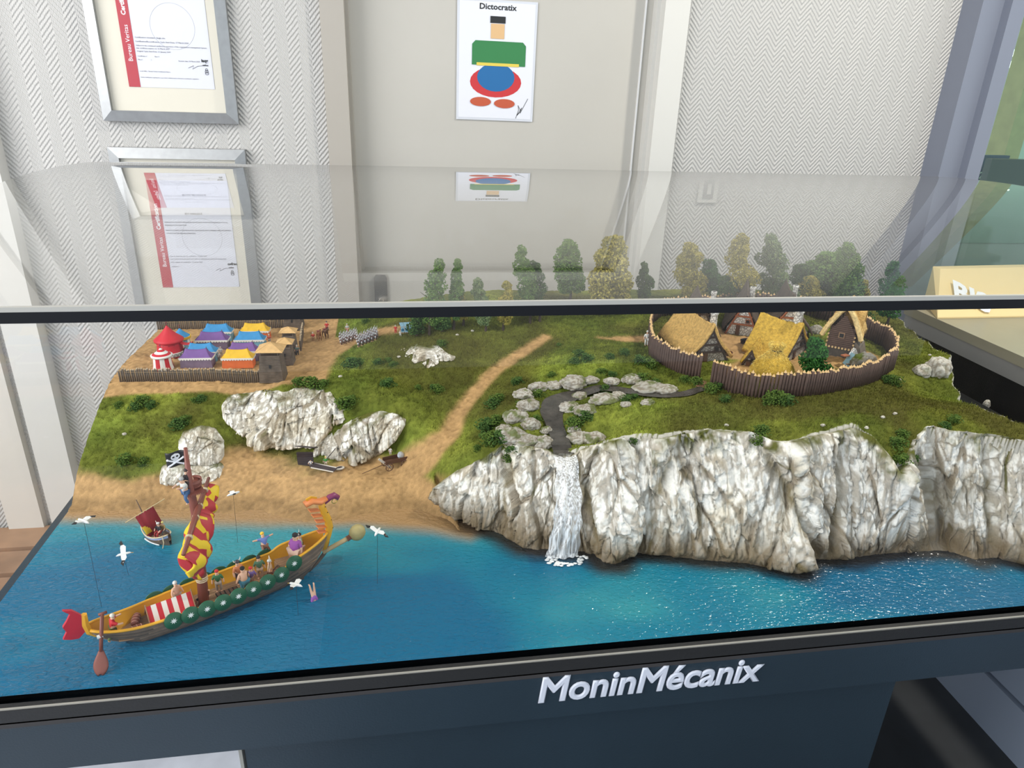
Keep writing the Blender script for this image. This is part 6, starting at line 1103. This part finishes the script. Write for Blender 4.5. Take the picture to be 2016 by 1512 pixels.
# framed certificates
alu=M('brushed_aluminium',(.36,.37,.38),.4,.06,60,metal=.6); matb=M('cream_mat',(.72,.68,.58),.8); paper=M('certificate_paper',(.70,.71,.80),.5); cred=M('certificate_red',(.45,.012,.03),.5); gtx=M('grey_ink',(.10,.10,.13),.6)
def cert(label,cx,top,bot,w_,lines,strip0,lower):
    y=WY-.016; e=empty('certificate_frame',(cx,y,(top+bot)/2),0,label,'picture frame'); h=top-bot
    t=.026
    for nm,poly in (('top',[(-w_/2,h/2),(w_/2,h/2),(w_/2-t,h/2-t),(-w_/2+t,h/2-t)]),('bottom',[(-w_/2,-h/2),(w_/2,-h/2),(w_/2-t,-h/2+t),(-w_/2+t,-h/2+t)]),('left',[(-w_/2,-h/2),(-w_/2,h/2),(-w_/2+t,h/2-t),(-w_/2+t,-h/2+t)]),('right',[(w_/2,-h/2),(w_/2,h/2),(w_/2-t,h/2-t),(w_/2-t,-h/2+t)])):
        V=[(poly[0][0],-.004,poly[0][1]),(poly[1][0],-.004,poly[1][1]),(poly[2][0],-.012,poly[2][1]),(poly[3][0],-.012,poly[3][1])]; V+= [(x,.014,z) for x,_,z in V]; MB().add(V,[(0,1,2,3),(4,5,6,7),(0,1,5,4),(1,2,6,5),(2,3,7,6),(3,0,4,7)]).build('frame_side',alu,e)
    MB().box((0,.004,0),(w_-t,.004,h-t)).build('mat_board',matb,e); MB().box((0,-.003,0),(w_-2*t+.004,.001,h-2*t+.004)).build('glass',glassmat('frame_glass',gl=.8) if 'fg' not in MATS else MATS['fg'],e)
    px_,pw,ph=.012,.205,.292; pz=-.0
    MB().box((px_,.0012,pz),(pw,.0008,ph)).build('paper',paper,e); MB().box((px_-pw/2+.0135,.0004,pz),(.027,.0008,ph)).build('red_strip',cred,e)
    text('strip_lettering','Bureau Veritas ',(px_-pw/2+.019,-.0003,pz-ph*.30),.0145,M('pure_white'),e,rot=(math.pi/2,-math.pi/2,0),sx=.95); text('strip_lettering','Certification',(px_-pw/2+.019,-.0003,pz-ph*.30+.103),.0145,M('pure_white'),e,rot=(math.pi/2,-math.pi/2,0),off=.0005,sx=.95)
    for (s,fx_,fz,sz,bold) in lines: text('printed_line',s,(px_-pw/2+.031+fx_,.0003,pz+ph/2-fz),sz,gtx,e,off=.0001 if bold else 0,ext=.0001,res=1)
    MB().tube([(px_+.045,.0,pz-.098),(px_+.058,.0,pz-.092),(px_+.055,.0,pz-.100),(px_+.068,.0,pz-.093),(px_+.085,.0,pz-.091)],.0004,4).build('signature',ink,e)
    text('logo','iaqg' if lower else 'cofrac',(px_+.078,.0,pz-.083),.010,ink,e,off=.0004); text('logo','cofrac',(px_+.080,.0,pz-.092),.0055,ink,e,off=.0002)
    for k in range(3): mb=MB(); mb.tube([(px_+.088+.004*math.cos(a)*(1 if k else .7),.0,pz-.101-.0042*k+.003*math.sin(a)) for a in [i*math.pi/6 for i in range(13)]],.0005,4,cap=False); mb.build('logo_ring',ink,e)
    mb=MB(); mb.tube([(px_+.02+.052*math.cos(a),.0006,pz-.005+.052*math.sin(a)) for a in [i*math.pi/16 for i in range(33)]],.0004,4,cap=False); mb.build('watermark_ring',M('watermark_grey',(.50,.51,.56),.6),e); return e
f1=cert('upper aluminium framed certificate with a red strip, left of the door',(ay(205,240,WY-.016).x+ay(470,240,WY-.016).x)/2,1.36+.455,ay(337,241,WY-.016).z,ay(470,240,WY-.016).x-ay(205,240,WY-.016).x,
 [('Scope of certification',.05,.045,.0055,0),('MANUFACTURING OF PRECISION SMALL MECHANICAL PARTS, ASSEMBLY AND SUB ASSEMBLY',.0,.062,.0040,1),('OF UNIT FOR THE AEROSPACE INDUSTRY.',.0,.070,.0040,1),('FABRICATION DE PIÈCES MÉCANIQUES DE PRÉCISION, MONTAGE D\'ENSEMBLES OU SOUS-',.0,.086,.0040,1),('ENSEMBLES POUR L\'INDUSTRIE.',.0,.094,.0040,1),('Certification structure: Single site',.0,.180,.0052,0),('Certification/Recertification Cycle Start Date: 17 March 2024',.0,.189,.0050,0),('Subject to the continued satisfactory operation of the organization\'s management System,',.0,.198,.0046,0),('this certificate expires on: 16 March 2027',.0,.204,.0046,0),('Original Cycle Start Date: 21 January 2009',.0,.211,.0046,0),('Certificate n°:              Rev: 0',.0,.222,.0042,0),('File n°:              : 1',.0,.230,.0042,0),('Revision date: 20 March 2024',.095,.230,.0042,0),('Local Office : Bureau Veritas Certification France',.0,.256,.0036,0),('Further clarifications regarding the scope of this certificate may be obtained by consulting the organization.',.0,.270,.0032,0)],0,1)
f2=cert('lower aluminium framed certificate seen through the clear lid',(ay(215,300,WY-.016).x+ay(481,300,WY-.016).x)/2,ay(345,292,WY-.016).z,ay(345,292,WY-.016).z-.455,ay(481,300,WY-.016).x-ay(212,300,WY-.016).x,
 [('MONIN MECANIQUE',.055,.040,.0065,1),('ISO 9001:2015',.055,.090,.0075,1),('FABRICATION DE PIÈCES MÉCANIQUES DE PRÉCISION, MONTAGE D\'ENSEMBLES OU SOUS-',.0,.112,.0040,1),('ENSEMBLES POUR L\'INDUSTRIE',.0,.120,.0040,1),('MANUFACTURING OF PRECISION SMALL MECHANICAL PARTS, ASSEMBLY AND SUB ASSEMBLY',.0,.134,.0040,1),('OF UNIT FOR THE AEROSPACE INDUSTRY.',.0,.142,.0040,1),('Date de début du cycle de certification : 17 mars 2024',.0,.205,.0044,0),('sous réserve du fonctionnement continu et satisfaisant du système de management,',.0,.213,.0044,0),('Date originale de certification : 21 janvier 2009',.0,.222,.0044,0),('Certificat n° :',.0,.234,.0040,0)],0,0)
# wall switch seen through the lid
a=ay(1395,372,WY-.004); sw=empty('light_switch',(a.x,WY-.004,a.z),label='grey rocker light switch on the papered wall right of the door',cat='switch')
mb=MB(); mb.box((0,0,0),(.062,.008,.085)); o=mb.build('plate',M('pale_grey_plastic',(.60,.59,.56),.35),sw); bv=o.modifiers.new('b','BEVEL'); bv.width=.003; MB().box((-.002,-.005,0),(.032,.004,.056)).build('rocker',M('mid_grey_plastic',(.27,.27,.26),.35),sw); MB().box((-.001,-.008,.0),(.012,.002,.030)).build('indicator',M('pale_grey_plastic'),sw)
